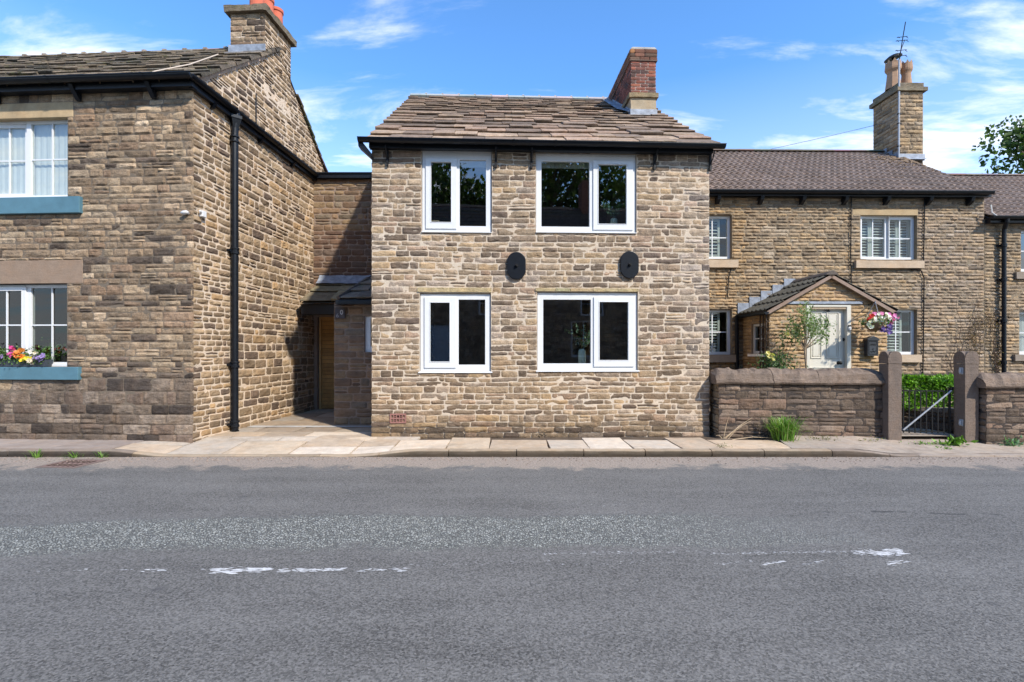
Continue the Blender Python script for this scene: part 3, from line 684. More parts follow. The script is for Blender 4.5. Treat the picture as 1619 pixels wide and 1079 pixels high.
# gutter round the corner and along the gable
mb = MB(); gutter(mb, LA, .16, -.24, LE+.01, .065, joints=(-2.2, -.62)); mb.box(LA, .10, -.15, -.016, LE-.13, LE-.02)
gutter(mb, -.24, 4.45, .13, LE+.01, .065, T=lambda s, y, z: (y, s, z-.02*s/4.5), joints=(.9, 2.4)); mb.box(.02, .09, -.1, 4.45, LE-.14, LE-.02)
g2 = mb.build('gutter', M_BK, lh)
for a in (-1.9, -.62, -3.3):
    mb = MB(); mb.prism([(-.2, LE-.06), (-.02, LE-.10), (-.02, LE-.26), (-.06, LE-.25), (-.16, LE-.13)], 0, a-.035, a+.035); mb.build('gutter_bracket', M_BK, g2)
for b in (.45, 1.9, 3.2):
    mb = MB(); mb.prism([(.12, LE-.1), (.0, LE-.12), (.0, LE-.22), (.05, LE-.2)], 1, b-.03, b+.03); mb.build('gutter_bracket', M_BK, g2)
mb = MB(); r_ = .062
mb.tube([(.12, dp, LE-.02), (.12, dp, LE-.12), (.09, dp, LE-.3), (.085, dp, LE-.4), (.085, dp, .02), (.13, dp-.04, -.02)], [r_, r_, r_, r_, r_, r_], 14)
zs = [FL_.side(364, y, .08)[1] for y in (395, 577, 672)]
for z_ in zs:
    mb.lathe([(r_, -.06), (r_+.018, -.055), (r_+.018, -.02), (r_+.006, -.01), (r_+.006, .02), (r_+.018, .03), (r_+.018, .055), (r_, .06)], (.085, dp, z_), 14); mb.box(.0, .07, dp-.11, dp+.11, z_-.02, z_+.02)
for z_ in (LE-.46, LE-.55): mb.lathe([(r_, -.02), (r_+.02, -.01), (r_+.02, .01), (r_, .02)], (.085, dp, z_), 14)
mb.lathe([(.0, -.16), (r_, -.16), (.11, -.02), (.125, 0), (.125, .05), (.1, .05)], (.10, dp, LE-.14), 4)
mb.build('downpipe', M_BK, lh)
# small white lamp sensors on the corner
a, z_ = FL_.hit(296, 338); mb = MB(); mb.lathe([(0, -.04), (.03, -.035), (.045, 0), (.035, .03), (0, .045)], (0, 0, 0), 12)
mb.v = [(a+v[0]*.9+v[2]*1.1, -.06+v[1], z_+v[0]*.5-v[2]*.3+v[0]*.2) for v in mb.v]; mb.tube([(a+.02, -.05, z_), (a+.03, 0, z_)], .02, 8); mb.build('sensor', M_W, lh, smooth=True)
b_, z_ = FL_.side(321, 339, .04); mb = MB(); mb.box(0, .07, b_-.05, b_+.05, z_-.05, z_+.05); mb.tube([(.05, b_-.1, z_+.03), (.05, b_-.05, z_+.02)], .02, 8); mb.build('sensor_box', M_W, lh, bevel=.008)
# thin pipe on the gable
b_, z0_ = FL_.side(405, 195, .03); z1_ = FL_.side(405, 148, .03)[1]; mb = MB(); mb.tube([(.03, b_, z0_), (.03, b_, z1_)], .012, 6); mb.build('cable', M_IRON, lh)

# ---- window box with flowers
LEAFG = [(.05, .11, .025), (.07, .15, .03), (.10, .20, .05), (.04, .08, .02)]
def leaves(mb, pts, size, pal, rnd, up=.3, narrow=.5, m=0):
    for p in pts:
        d = Vector((rnd.gauss(0, 1), rnd.gauss(0, 1), rnd.gauss(0, 1)+up)).normalized(); s_ = size*rnd.uniform(.6, 1.35)
        q = d.cross(Vector((rnd.gauss(0, 1), rnd.gauss(0, 1), rnd.gauss(0, 1)))).normalized()*s_*narrow*.5
        c = rnd.choice(pal); k = rnd.uniform(.7, 1.3); c = tuple(x*k for x in c); P = Vector(p); nrm = d.cross(q).normalized()*s_*.08
        mb.poly([P, P+d*s_*.45+q+nrm, P+d*s_, P+d*s_*.45-q+nrm], m, c)
def blossom(mb, c, r, col, rnd, petals=5, m=0):
    ax = Vector((rnd.gauss(0, .5), -1, rnd.gauss(.3, .5))).normalized(); u = ax.cross(Vector((0, 0, 1))).normalized(); v = ax.cross(u)
    c = Vector(c)
    for i in range(petals):
        t = 2*math.pi*i/petals+rnd.random()*.3; t2 = t+.62; t0 = t-.62; kk = rnd.uniform(.8, 1.1); cc_ = tuple(x*kk for x in col)
        mb.poly([c, c+(u*math.cos(t0)+v*math.sin(t0))*r*.8+ax*r*.25, c+(u*math.cos(t)+v*math.sin(t))*r*1.1+ax*r*.35, c+(u*math.cos(t2)+v*math.sin(t2))*r*.8+ax*r*.25], m, cc_)
    mb.lathe([(0, 0), (r*.18, .0), (0, r*.1)], c+ax*r*.15, 6, m, (.6, .5, .1))
rf_ = random.Random(5)
fa0, fz0 = FL_.hit(-40, 585, -.02); fa1, fz1 = FL_.hit(76, 584, -.02); zt_ = FL_.hit(60, 571, -.05)[1]; zs_ = sil_l[3]
fb = empty('window_box', FL_.world((fa0+fa1)/2, -.0, zs_), FL_.th); tag(fb, 'dark slate-grey window box of orange, pink and yellow flowers standing on the lower blue sill', 'window box')
hw = (fa1-fa0)/2; mb = MB(); h_ = .12
n = mb.verts([(x*k, y*k2+.0, z) for z, k, k2 in ((.002, .97, .8), (h_, 1, 1)) for x, y in ((-hw, -.075), (hw, -.075), (hw, .075), (-hw, .075))])
mb.face((n, n+3, n+2, n+1)); [mb.face((n+i, n+(i+1) % 4, n+4+(i+1) % 4, n+4+i)) for i in range(4)]
mb.box(-hw+.01, hw-.01, -.065, .065, h_-.03, h_-.015, col=(1, 1, 1)); mb.build('planter', simple('slate_plastic', (.045, .055, .07), .5), fb, bevel=.004)
mb = MB(); pts = [(rf_.uniform(-hw, hw), rf_.gauss(0, .07), h_-.03+abs(rf_.gauss(0, .095))) for _ in range(1500)]
leaves(mb, pts, .045, LEAFG+[(.16, .26, .07)], rf_)
pts = [(rf_.uniform(-hw, hw), -.08-abs(rf_.gauss(0, .02)), h_-.07*rf_.random()) for _ in range(120)]; leaves(mb, pts, .035, LEAFG, rf_, up=-.6); mb.build('foliage', M_LEAF, fb)
FLW = [(-.06, .25, (.75, .08, .35)), (-.05, .15, (.75, .12, .4)), (.05, .16, (.8, .22, .03)), (.09, .13, (.85, .2, .02)), (.12, .21, (.7, .25, .05)), (.14, .12, (.85, .25, .04)), (.18, .075, (.85, .65, .03)), (.26, .09, (.85, .7, .04)), (.35, .17, (.8, .72, .68)), (.42, .10, (.32, .22, .5)), (.46, .08, (.3, .22, .5)), (.39, .09, (.4, .3, .5)), (.49, .11, (.35, .25, .55)), (.30, .04, (.7, .6, .5))]
for dx, dz, c in FLW+[(x-.75, z, c) for x, z, c in FLW]+[(x-1.4, z, c) for x, z, c in FLW]:
    x0 = fa1-.52-(fa0+fa1)/2
    if x0+dx > hw or x0+dx < -hw: continue
    mb = MB()
    for _ in range(5): blossom(mb, (x0+dx+rf_.gauss(0, .022), -.09+rf_.gauss(0, .02), dz+.05+rf_.gauss(0, .018)), .038, c, rf_)
    mb.build('flower', M_LEAF, fb)

# ================================================================ passage: link wall, porch bay, boarded door
rk = random.Random(31)
lk = empty('passage_extension', (-4.0, 12.5, 0), 0); tag(lk, 'recessed dark stone link between the two houses with slatted timber door', 'extension')
X0, X1 = -4.98+4.0, -2.45+4.0
dz0, dz1 = at(510, 500, 12.5).z-.02, at(585, 478, 12.5).z
mb = MB(); zt_ = at(540, 284, 12.5).z
dx0, dx1 = at(503, 0, 12.5).x+4, at(531, 0, 12.5).x+4
plate(mb, X0, X1, -.1, zt_, [(dx0-.02, dx1+.12, -.1, dz0)], 0, .25, 1, col=MORT_D, back=False)
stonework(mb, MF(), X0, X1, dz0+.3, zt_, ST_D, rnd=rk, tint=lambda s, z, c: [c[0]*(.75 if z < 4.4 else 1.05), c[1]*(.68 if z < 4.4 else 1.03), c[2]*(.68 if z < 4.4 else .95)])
mb.box(X0, X1, .25, 3.5, zt_-.05, zt_+.10, 1, (.05, .05, .05))
# porch bay wall (front and left return)
bz = 9.9-12.5; bx0, bx1 = at(528.5, 600, 9.9).x+4, -2.40+4; btop = at(560, 478, 9.9).z
sw = [at(576, 500, 9.9).x+4, at(576, 500, 9.9).x+4+.5, at(576, 557, 9.9).z, at(576, 500, 9.9).z]
plate(mb, bx0, bx1, -.1, btop, [tuple(sw)], bz, bz+.2, 1, col=MORT_D, back=False); mb.poly([(bx0, bz+.001, -.1), (bx0, 0, -.1), (bx0, 0, btop), (bx0, bz+.001, btop)], 1, MORT_D)
stonework(mb, MF(bz), bx0-.01, bx1, 0, btop, dict(ST_D, ch=(.11, .17), lw=(.22, .46)), [tuple(sw)], rnd=rk)
stonework(mb, MLt(bx0), bz, 0, 0, btop, ST_D, rnd=rk)
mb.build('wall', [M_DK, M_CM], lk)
window(lk, tuple(sw), bz+.05, [dict(pane=(sw[0]+.11, sw[1]-.05, sw[2]+.11, sw[3]-.06))], name='window')
mb = MB(); mb.box(X0-.02, X1, -.12, .0, zt_-.0, at(540, 273, 12.4).z); mb.box(X0-.02, X1, -.15, -.12, zt_+.10, zt_+.13); mb.build('fascia', M_BK, lk)
# door
mb = MB(); jw = .055
mb.box(dx0-.0, dx0+jw, .06, .16, .0, dz0, col=(.52, .33, .14)); mb.box(dx0+jw, dx1+.12, .06, .16, dz0-.06, dz0, col=(.5, .3, .12)); fr = mb.build('door_frame', M_OAK, lk, bevel=.004)
mb = MB(); z_ = .012; i = 0
while z_ < dz0-.07:
    k = rk.uniform(.75, 1.15); mb.box(dx0+jw+.004, dx1+.12, .09+.004*(i % 2), .13, z_, z_+.088, col=(.46*k, .27*k, .10*k)); z_ += .094; i += 1
mb.box(dx0+jw, dx1+.12, .131, .15, 0, dz0-.06, col=(.05, .03, .02))
mb.build('door', M_OAK, lk, bevel=.004)
# canopy roof over the door: beam, slates, lead
cz0, cz1 = at(500, 479, 11.5).z, at(535, 448, 12.45).z
xl, xr = at(479, 477, 11.45).x+4-.02, at(541, 477, 11.45).x+4
mb = MB(); mb.box(xl-.05, xr+.1, -1.0, -.75, at(500, 498, 11.6).z, cz0-.03); mb.build('beam', M_BK, lk, bevel=.01)
Lc = math.hypot(1.1, cz1-cz0); cc3, ss3 = 1.1/Lc, (cz1-cz0)/Lc
PK = lambda s, t, n: (s, -1.1+t*cc3-n*ss3, cz0+t*ss3+n*cc3)
mb = MB(); mb.poly([PK(xl, 0, -.02), PK(X1, 0, -.02), PK(X1, Lc, -.02), PK(xl, Lc, -.02)], 0, (.08, .07, .05))
slates(mb, PK, Lc, lambda t: xl, lambda t: xr+1.1, 3, (.4, .7), rk, [(.22, .19, .12), (.28, .24, .15), (.18, .15, .10)], th=.035); rfk = mb.build('canopy_roof', M_SL, lk)
mb = MB(); z_ = at(540, 435, 12.4).z
S_, T_ = np.meshgrid(np.linspace(xl, X1, 40), np.linspace(0, 1, 5)); mb.grid(S_, -.02-.24*T_**1.5+0*S_, z_-(z_-cz1+.03)*T_+.008*vn(S_*6, T_*4, 2)); mb.build('lead_flashing', M_LEAD, rfk)
# hipped porch roof
e0 = at(537, 474, 9.65); px_, pz_ = e0.x+4, e0.z; hp = at(586, 443, 10.7); hx, hy, hz_ = hp.x+4, 10.7-12.5, hp.z
kx = (hx-px_); ky = hy-(9.65-12.5); 
mb = MB(); y0 = 9.65-12.5
Lh = math.hypot(ky, hz_-pz_); c4, s4 = ky/Lh, (hz_-pz_)/Lh
PH = lambda s, t, n: (s, y0+t*c4-n*s4, pz_+t*s4+n*c4)
T2 = Lh*2.0
slates(mb, PH, Lh*1.9, lambda t: px_+kx*t/Lh, lambda t: bx1+.05, 8, (.28, .5), rk, [(.17, .14, .11), (.21, .17, .13), (.13, .11, .09)], th=.03)
zr_ = pz_+(hz_-pz_)*1.9; xr_ = px_+kx*1.9; yr_ = y0+ky*1.9
mb.poly([(px_, y0, pz_), (xr_, yr_, zr_), (xr_, 0.0, zr_), (px_, 0.0, pz_)], 0, (.12, .1, .08)); mb.poly([(px_, y0, pz_), (bx1, y0, pz_), (bx1, yr_, zr_), (xr_, yr_, zr_)], 0, (.08, .07, .06))
rp = mb.build('porch_roof', M_SLD, lk)
mb = MB(); mb.tube([(px_-.02, y0-.02, pz_+.03), (hx, hy, hz_+.05), (xr_, yr_, zr_+.05)], .04, 5, col=(.1, .08, .07)); mb.build('hip_tile', M_SLD, rp)
mb = MB(); mb.box(px_-.08, bx1, y0-.02, y0+.10, pz_-.09, pz_-.005); mb.box(px_-.06, px_, y0+.10, 0, pz_-.09, pz_-.005); mb.build('gutter', M_BK, rp, bevel=.01)
# number plate 60
def text_mesh(name, s_, size, depth, mat_, parent, loc, rot=(R(90), 0, 0), sx=1.0, bold=0.0):
    cu = bpy.data.curves.new(name, 'FONT'); cu.body = s_; cu.size = size; cu.extrude = depth; cu.align_x = 'CENTER'; cu.align_y = 'CENTER'; cu.offset = bold
    t = bpy.data.objects.new(name, cu); COL.objects.link(t); bpy.context.view_layer.update()
    me = bpy.data.meshes.new_from_object(t.evaluated_get(bpy.context.evaluated_depsgraph_get())); bpy.data.objects.remove(t)
    me.materials.clear(); me.materials.append(mat_); o = bpy.data.objects.new(name, me); COL.objects.link(o); o.parent = parent; o.location = loc; o.rotation_euler = rot; o.scale = (sx, 1, 1); return o
p0, p1 = at(529.5, 489, 9.86), at(545.5, 504, 9.86); mb = MB(); mb.box(p0.x+4, p1.x+4, bz-.05, bz-.02, p1.z, p0.z, col=(.06, .045, .045)); sg = mb.build('number_plate', M_ATTR, lk, bevel=.004)
mb_g = simple('numeral_grey', (.45, .43, .42), .6)
q = at(534, 499.5, 9.86); text_mesh('numeral', '6', .11, .003, simple('numeral_dull', (.32, .29, .29), .6), sg, (q.x+4, bz-.055, q.z))
q = at(540.5, 494.5, 9.86); text_mesh('numeral', '0', .125, .003, mb_g, sg, (q.x+4, bz-.056, q.z), bold=.002)
# ================================================================ right-hand terrace (set back)
rr = random.Random(41)
FR_ = Frame(1110, 10.95, .018)
rh = empty('terraced_stone_house', (FR_.o[0], FR_.o[1], 0), FR_.th)
tag(rh, 'set-back stone house with brown tiled roof, shuttered windows and crowned chimney pots', 'house')
RE = 4.86; RW = FR_.hit(1556, 400)[0]; RD = 2.8; RRZ = 6.85
def wr(x0, y0, x1, y1, d=.10): return FR_.rect(x0, y0, x1, y1, d)
R1 = wr(1098, 342, 1154, 411); R2 = wr(1355.5, 342, 1444, 412); R3 = wr(1098, 490, 1154, 561); R4 = wr(1388, 490, 1444, 561)
def srect(x0, y0, x1, y1): return FR_.rect(x0, y0, x1, y1, 0)
SL_ = [srect(1090, 412, 1165, 424), srect(1350, 413, 1457, 425), srect(1090, 561, 1162, 573), srect(1384, 561, 1453, 573)]
LN = [srect(1348, 331, 1451, 341)]
def frs(Q): return (Q[0], Q[1], Q[2], Q[3])
mb = MB(); FWD = FR_.hit(1900, 400)[0]
Rh = [R1, R2, R3, R4]
plate(mb, -.4, RW, 0, RE, Rh, 0, .22, 1, col=MORT_R, back=False)
for x in (-.4, RW): mb.poly([(x, .001, 0), (x, 2*RD, 0), (x, 2*RD, RE), (x, RD, RRZ-.03), (x, .001, RE)], 1, MORT_R)
mb.poly([(-.4, 2*RD, 0), (RW, 2*RD, 0), (RW, 2*RD, RE), (-.4, 2*RD, RE)], 1, MORT_R)
def rt_(s, z, c):
    k = 1.0
    if z > 4.5: k = .9
    if s < 1.0: c = [c[0]*1.05, c[1]*.98, c[2]*.86]
    if s > 4.6: c = [c[0]*.98, c[1]*1.0, c[2]*1.08]
    return [q*k for q in c]
stonework(mb, MF(), -.4, RW, .2, RE, ST_R, Rh+SL_+LN, rnd=rr, tint=rt_)
mb.build('wall', [M_RS, M_CM], rh)
for q, s_ in zip(Rh, SL_):
    a0, a1, z0, z1 = q
    if q is R2:
        mid = FR_.hit(1404, 0, .1)[0]; c0 = (a0+.01, mid+.015, z0+.02, z1-.0); n0 = (a0+.075, mid-.06, z0+.075, z1-.06); n1_ = (mid+.02, a1-.07, z0+.06, z1-.08)
        fr = window(rh, q, .08, [dict(pane=n0, casement=c0, bars=(1, 1), open=-.10), dict(pane=n1_, bars=(1, 1))], g=M_GC, shutter=[(a0+.03, (a0+mid)/2, z0+.02, z1-.02), ((a0+mid)/2+.005, mid, z0+.02, z1-.02), (mid+.02, (mid+a1)/2, z0+.02, z1-.02), ((mid+a1)/2+.01, a1-.02, z0+.02, z1-.02)])
    else:
        mid = (a0+a1)/2; fr = window(rh, q, .08, [dict(pane=(a0+.06, a1-.065, z0+.06, z1-.055), bars=(1, 1))], g=M_GC, shutter=[(a0+.02, a0+(a1-a0)*.76, z0+.02, z1-.02)])
    mb = MB(); rough_box(mb, s_[0], s_[1], -.08, .09, s_[2], s_[3]-.002, .002, int(a0*9)+5, (.46, .36, .26) if q in (R1, R2, R4) else (.40, .30, .21), res=.05); mb.build('window_sill', M_SM, fr)
lintel(rh, LN[0], -.004, col=(.40, .30, .18))
def PRr(e, z0, ridge_d, rz):
    L = math.hypot(ridge_d+e, rz-z0); c_, s_ = (ridge_d+e)/L, (rz-z0)/L
    return L, (lambda s, t, n: (s, -e+t*c_-n*s_, z0+t*s_+n*c_))
LTr, PR = PRr(.15, RE-.04, RD, RRZ)
crx0, crx1 = FR_.hit(1418, 250, 2.3)[0], FR_.hit(1457, 250, 2.3)[0]
mb = MB(); mb.poly([PR(-.6, 0, -.02), PR(RW+.05, 0, -.02), PR(RW+.05, LTr, -.02), PR(-.6, LTr, -.02)], 0, (.1, .08, .07)); mb.poly([(-.6, RD, RRZ), (RW+.05, RD, RRZ), (RW+.05, 2*RD+.1, RE-.1), (-.6, 2*RD+.1, RE-.1)], 0, (.14, .1, .085))
pantiles(mb, PR, LTr, lambda t: -.6, lambda t: RW+.10, 13, rr, (.215, .165, .137), pitch=.15, amp=.034, skip=lambda s, t: crx0+.08 < s < crx1-.08 and t > 2.95)
rfr = mb.build('roof', M_TL, rh)
mb = MB(); x = -.6
while x < RW:
    mb.prism([(RD-.14+.28*i/8., RRZ+.02+.075*math.sin(math.pi*i/8)) for i in range(9)], 0, x, x+.437, col=tuple(q*rr.uniform(.8, 1.2) for q in (.17, .14, .12))); x += .44
mb.build('ridge_tile', M_TL, rfr)
# moss and leaf litter below the chimney
mb = MB()
for i in range(420):
    px_, t = min(crx0+rr.gauss(.15, .42), RW-.02*rr.random()), LTr-.55-abs(rr.gauss(0, .42)); 
    if t < .9: continue
    x, y, z_ = PR(px_, t, .065); r = rr.uniform(.012, .04); k = rr.uniform(.6, 1.4)
    mb.lathe([(r, -.01), (r*.8, r*.3), (0, r*.5)], (x, y, z_-.012), 5, 0, (.15*k, .085*k, .035*k))
tag(mb.build('moss', M_ATTR, rfr), kind='stuff')
mb = MB(); gutter(mb, -.4, FR_.hit(1569, 305, -.2)[0], -.21, RE+.0, .058, joints=[.9, 2.3, 3.3, 4.2, 5.1]); mb.box(-.4, RW+.02, -.15, -.016, RE-.09, RE-.03)
gr_ = mb.build('gutter', M_BK, rh)
for px in (1135, 1203, 1269, 1336, 1402, 1469, 1534):
    a = FR_.hit(px, 315, -.08)[0]; mb = MB(); mb.prism([(-.17, RE-.1), (-.0, RE-.1), (.0, RE-.25), (-.05, RE-.245), (-.15, RE-.17)], 0, a-.04, a+.04); mb.build('gutter_corbel', M_BK, gr_, bevel=.008)
# cables pinned to the wall
for pl in ([(1346, 312), (1345, 400), (1346, 452)], [(1462, 312), (1460, 425)], [(1440, 426), (1456, 428), (1461, 440), (1460, 540), (1459, 592), (1460, 640)], [(1427, 592), (1500, 592.5), (1553, 592)], [(1150, 470), (1152, 440), (1156, 425)]):
    mb = MB(); mb.tube([(FR_.hit(*p, -.035)[0], -.035, FR_.hit(*p, -.035)[1]) for p in pl], .011, 6); mb.build('cable', M_IRON, rh)
# chimney
y0 = FR_.side(1419, 240, crx0)[0]; y0 = 2.25; y1 = y0+.9; D0 = FR_.world(crx0, y0, 0)[1]
zc1 = EYE+(555-145)/800*D0; zc2 = EYE+(555-133)/800*D0; mb = MB(); mb.box(crx0+.004, crx1-.004, y0+.004, y1, 6.0, zc1, 1, MORT_R)
cst = dict(ST_R, ch=(.085, .11), lw=(.16, .34)); 
for M_, a, b in ((MF(y0), crx0, crx1), (MLt(crx0), y0, y1), (MRt(crx1), y0, y1)): stonework(mb, M_, a, b, 6.25, zc1, cst, rnd=rr)
chr_ = mb.build('chimney', [M_RS, M_CM], rfr)
mb = MB(); rough_box(mb, crx0-.075, crx1+.075, y0-.075, y1+.075, zc1, zc1+.10, .008, 5, (.20, .17, .12)); rough_box(mb, crx0-.01, crx1+.01, y0-.01, y1+.01, zc1+.10, zc2+.03, .006, 6, (.18, .15, .11)); mb.build('chimney_cap', M_SLD, chr_)
mb = MB(); zf = PR(0, (y0+.15)*LTr/(RD+.15), 0)[2]; mb.box(crx0-.02, crx1+.02, y0-.035, y0-.01, zf-.02, zf+.15)
for i in range(3): mb.box(crx0-.035, crx0-.02, y0+i*.2-.03, y0+i*.2+.2, zf+i*.13-.05, zf+.2+i*.13)
mb.poly([(crx0-.03, y0-.03, zf+.04), (crx1+.03, y0-.03, zf+.04), (crx1+.03, y0-.15, zf-.03), (crx0-.03, y0-.15, zf-.03)]); mb.build('lead_flashing', M_LEAD, chr_)
zp = zc2+.02
def crown_pot(x, y, r, h):
    mb = MB(); prof = [(r*1.25, 0), (r*1.2, .05), (r*1.02, h*.35), (r*.92, h*.55), (r*1.0, h*.6), (r*1.22, h*.66), (r*1.28, h*.72), (r*1.2, h*.86), (r*1.2, h*.9), (r*.9, h*.9), (r*.8, h*.3)]
    mb.lathe(prof, (x, y, zp), 8 if r > .14 else 16, 0, (.36, .23, .15))
    for i in range(8):
        t = 2*math.pi*i/8; t2 = 2*math.pi*(i+.8)/8; tm = (t+t2)/2; q = r*1.18
        mb.poly([(x+q*math.cos(t), y+q*math.sin(t), zp+h*.88), (x+q*math.cos(t2), y+q*math.sin(t2), zp+h*.88), (x+q*math.cos(tm), y+q*math.sin(tm), zp+h)], 0, (.42, .27, .17))
        mb.poly([(x+q*.85*math.cos(t), y+q*.85*math.sin(t), zp+h*.88), (x+q*.85*math.cos(t2), y+q*.85*math.sin(t2), zp+h*.88), (x+q*math.cos(tm), y+q*math.sin(tm), zp+h)], 0, (.42, .27, .17))
    mb.build('chimney_pot', M_TC, chr_)
crown_pot(crx0+.12, y0+.33, .15, .78); crown_pot(crx0+.50, y0+.36, .115, .78)
mb = MB(); c0 = (crx0+.12, y0+.33, zp+.84); mb.lathe([(0, .08), (.12, .075), (.2, .02), (.2, -.01), (0, .0)], c0, 18); mb.v = [(v[0], v[1], v[2]+(v[0]-c0[0])*.25) for v in mb.v]; mb.tube([(c0[0], c0[1], zp+.6), (c0[0], c0[1], zp+.88)], .03, 8); mb.build('cowl', M_IRON, chr_)
# tv aerial strapped to the chimney
q0 = FR_.world(crx0-.02, y0-.04, 6.4); ae = empty('tv_aerial', q0, FR_.th); tag(ae, 'thin tv aerial on a long mast strapped to the tall chimney with the crowned pots', 'aerial')
DY = q0[1]; mb = MB(); zA, zB = EYE+(555-95)/800*DY-6.4, EYE+(555-38)/800*DY-6.4
mb.tube([(0, 0, .1), (.01, 0, zA)], .022, 8); ms_ = mb.build('mast', M_STEEL, ae)
mb = MB(); mb.tube([(.01, 0, zA-.05), (.05, -.05, zA+.45), (.115, -.08, zB)], .011, 6)
for k, f in enumerate((.1, .25, .52, .62)):
    z_ = zA+f*(zB-zA); x_ = .01+.09*f; L = (.17, .15, .16, .14)[k]; mb.tube([(x_-L, -.03, z_-.02), (x_+L, -.03, z_+.015)], .008, 5)
    for s_ in (-1, 1): mb.tube([(x_+s_*L*.8, -.03, z_), (x_+s_*L*.8, -.09, z_-.07)], .006, 5)
mb.tube([(.0, 0, zA+.1), (.12, -.05, zA+.5)], .008, 5); mb.build('antenna', M_IRON, ae)
mb = MB()
for z_ in (.4, 1.0, 1.25): mb.box(-.03, .06, -.02, .03, z_, z_+.03)
mb.build('bracket', M_IRON, ae)

# ---- the neighbour further right
fh = empty('far_right_house', FR_.world(RW+.005, .0, 0), FR_.th); tag(fh, 'lower-roofed stone house continuing the terrace at the right edge, behind a black downpipe', 'house')
def ws(Q): return (Q[0]-RW, Q[1]-RW, Q[2], Q[3])
FE = EYE+212/800*FR_.world(RW, -.15, 0)[1]; FRZ = EYE+(555-279)/800*FR_.world(RW, 2.9, 0)[1]; FW = 5.5
F1, F2 = ws(wr(1606.5, 365, 1670, 431)), ws(wr(1604, 493, 1668, 561)); S1, S2 = ws(srect(1602, 431, 1680, 442)), ws(srect(1600, 561, 1680, 571))
mb = MB(); plate(mb, 0, FW, 0, FE, [F1, F2], 0, .22, 1, col=MORT_R, back=False)
for x in (0, FW): mb.poly([(x, .001, 0), (x, 5.8, 0), (x, 5.8, FE), (x, 2.9, FRZ-.03), (x, .001, FE)], 1, MORT_R)
mb.poly([(0, 5.8, 0), (FW, 5.8, 0), (FW, 5.8, FE), (0, 5.8, FE)], 1, MORT_R)
stonework(mb, MF(), 0, FW, .2, FE, ST_R, [F1, F2, S1, S2], rnd=rr); mb.build('wall', [M_RS, M_CM], fh)
for q, s_ in ((F1, S1), (F2, S2)):
    fr = window(fh, q, .08, [dict(pane=(q[0]+.06, q[1]-.06, q[2]+.07, q[3]-.06), bars=(1, 1))], g=M_GB if q is F1 else M_GC, curtain=(q[0], q[1], q[2], q[3], .1) if q is F2 else None)
    mb = MB(); rough_box(mb, s_[0], s_[1], -.07, .09, s_[2], s_[3]-.002, .003, 8, (.24, .2, .16)); mb.build('window_sill', M_SM, fr)
LF, PF = PRr(.15, FE-.03, 2.9, FRZ)
mb = MB(); mb.poly([PF(0, 0, -.02), PF(FW, 0, -.02), PF(FW, LF, -.02), PF(0, LF, -.02)], 0, (.1, .08, .07)); mb.poly([(0, 2.9, FRZ), (FW, 2.9, FRZ), (FW, 5.9, FE), (0, 5.9, FE)], 0, (.14, .1, .085))
pantiles(mb, PF, LF, lambda t: .02, lambda t: FW, 13, rr, (.215, .165, .137), pitch=.155, amp=.034); rff = mb.build('roof', M_TL, fh)
mb = MB(); x = 0
while x < FW-.2: mb.prism([(2.76+.28*i/8., FRZ+.01+.075*math.sin(math.pi*i/8)) for i in range(9)], 0, x, x+.437, col=tuple(q*rr.uniform(.8, 1.2) for q in (.2, .165, .14))); x += .44
mb.build('ridge_tile', M_TL, rff)
mb = MB(); gutter(mb, -.06, FW, -.21, FE-.01, .055); mb.box(.0, FW, -.14, -.016, FE-.12, FE-.03); gf = mb.build('gutter', M_BK, fh)
a = FR_.hit(1587, 400, -.09)[0]-RW; mb = MB(); mb.tube([(a-.04, -.2, FE-.04), (a-.04, -.19, FE-.12), (a, -.10, FE-.25), (a, -.09, FE-.35), (a, -.09, .2)], .042, 12)
for z_ in (FE-.6, 3.0, 2.1, 1.2): mb.lathe([(.042, -.04), (.055, -.035), (.055, .035), (.042, .04)], (a, -.09, z_), 12); mb.box(a-.09, a+.09, -.05, 0, z_-.02, z_+.02)
mb.build('downpipe', M_BK, fh)
mb = MB()
for i in range(20):
    t = i/19; mb.box(-.01, .03, -.12+t*.0, -.1, 0, 0) if 0 else None
mb.tube([(-.03, -.18, FE+.25), (-.01, -.18, FE+.08), (.1, -.19, FE+.0), (.45, -.19, FE-.03)], .014, 6, col=(.7, .68, .64)); mb.build('verge_mortar', M_ATTR, rff)

# ---- entrance porch of number 62
pd = 9.86-10.95-.02
pa0, pa1 = FR_.hit(1217, 500, pd)[0], FR_.hit(1402, 500, pd)[0]; pap, zap = FR_.hit(1310, 440, pd); ze0 = FR_.hit(1217, 489, pd)[1]
pmid = (pa0+pa1)/2
pe = empty('entrance_porch', FR_.world(pmid, pd, 0), FR_.th); tag(pe, 'golden stone gabled entrance porch with pale sage panelled door number 62', 'porch')
hw = (pa1-pa0)/2; D_ = -pd
def lp(x0, y0, x1, y1, d=0): q = FR_.rect(x0, y0, x1, y1, pd+d); return (q[0]-pmid, q[1]-pmid, q[2], q[3])
DO = lp(1275, 482, 1345, 640); DO = (DO[0], DO[1], .3, DO[3]); apx = pap-pmid
mb = MB(); ptop = lambda s: ze0+(zap-ze0)*np.clip(np.where(s < apx, (s+hw)/(apx+hw), (hw-s)/(hw-apx)), 0, 1)
plate(mb, -hw, hw, .2, ze0, [DO], 0, .2, 1, col=(.36, .28, .2), back=False); mb.poly([(-hw, .002, ze0), (hw, .002, ze0), (apx, .002, zap)], 1, (.36, .28, .2))
sy0, sz1 = FR_.side(1210, 512, pa0)[0]-pd, FR_.side(1198, 512, pa0)[1]; sy1, sz0 = FR_.side(1188, 560, pa0)[0]-pd, FR_.side(1198, 560, pa0)[1]
sy0, sy1 = min(sy0, sy1), max(sy0, sy1)
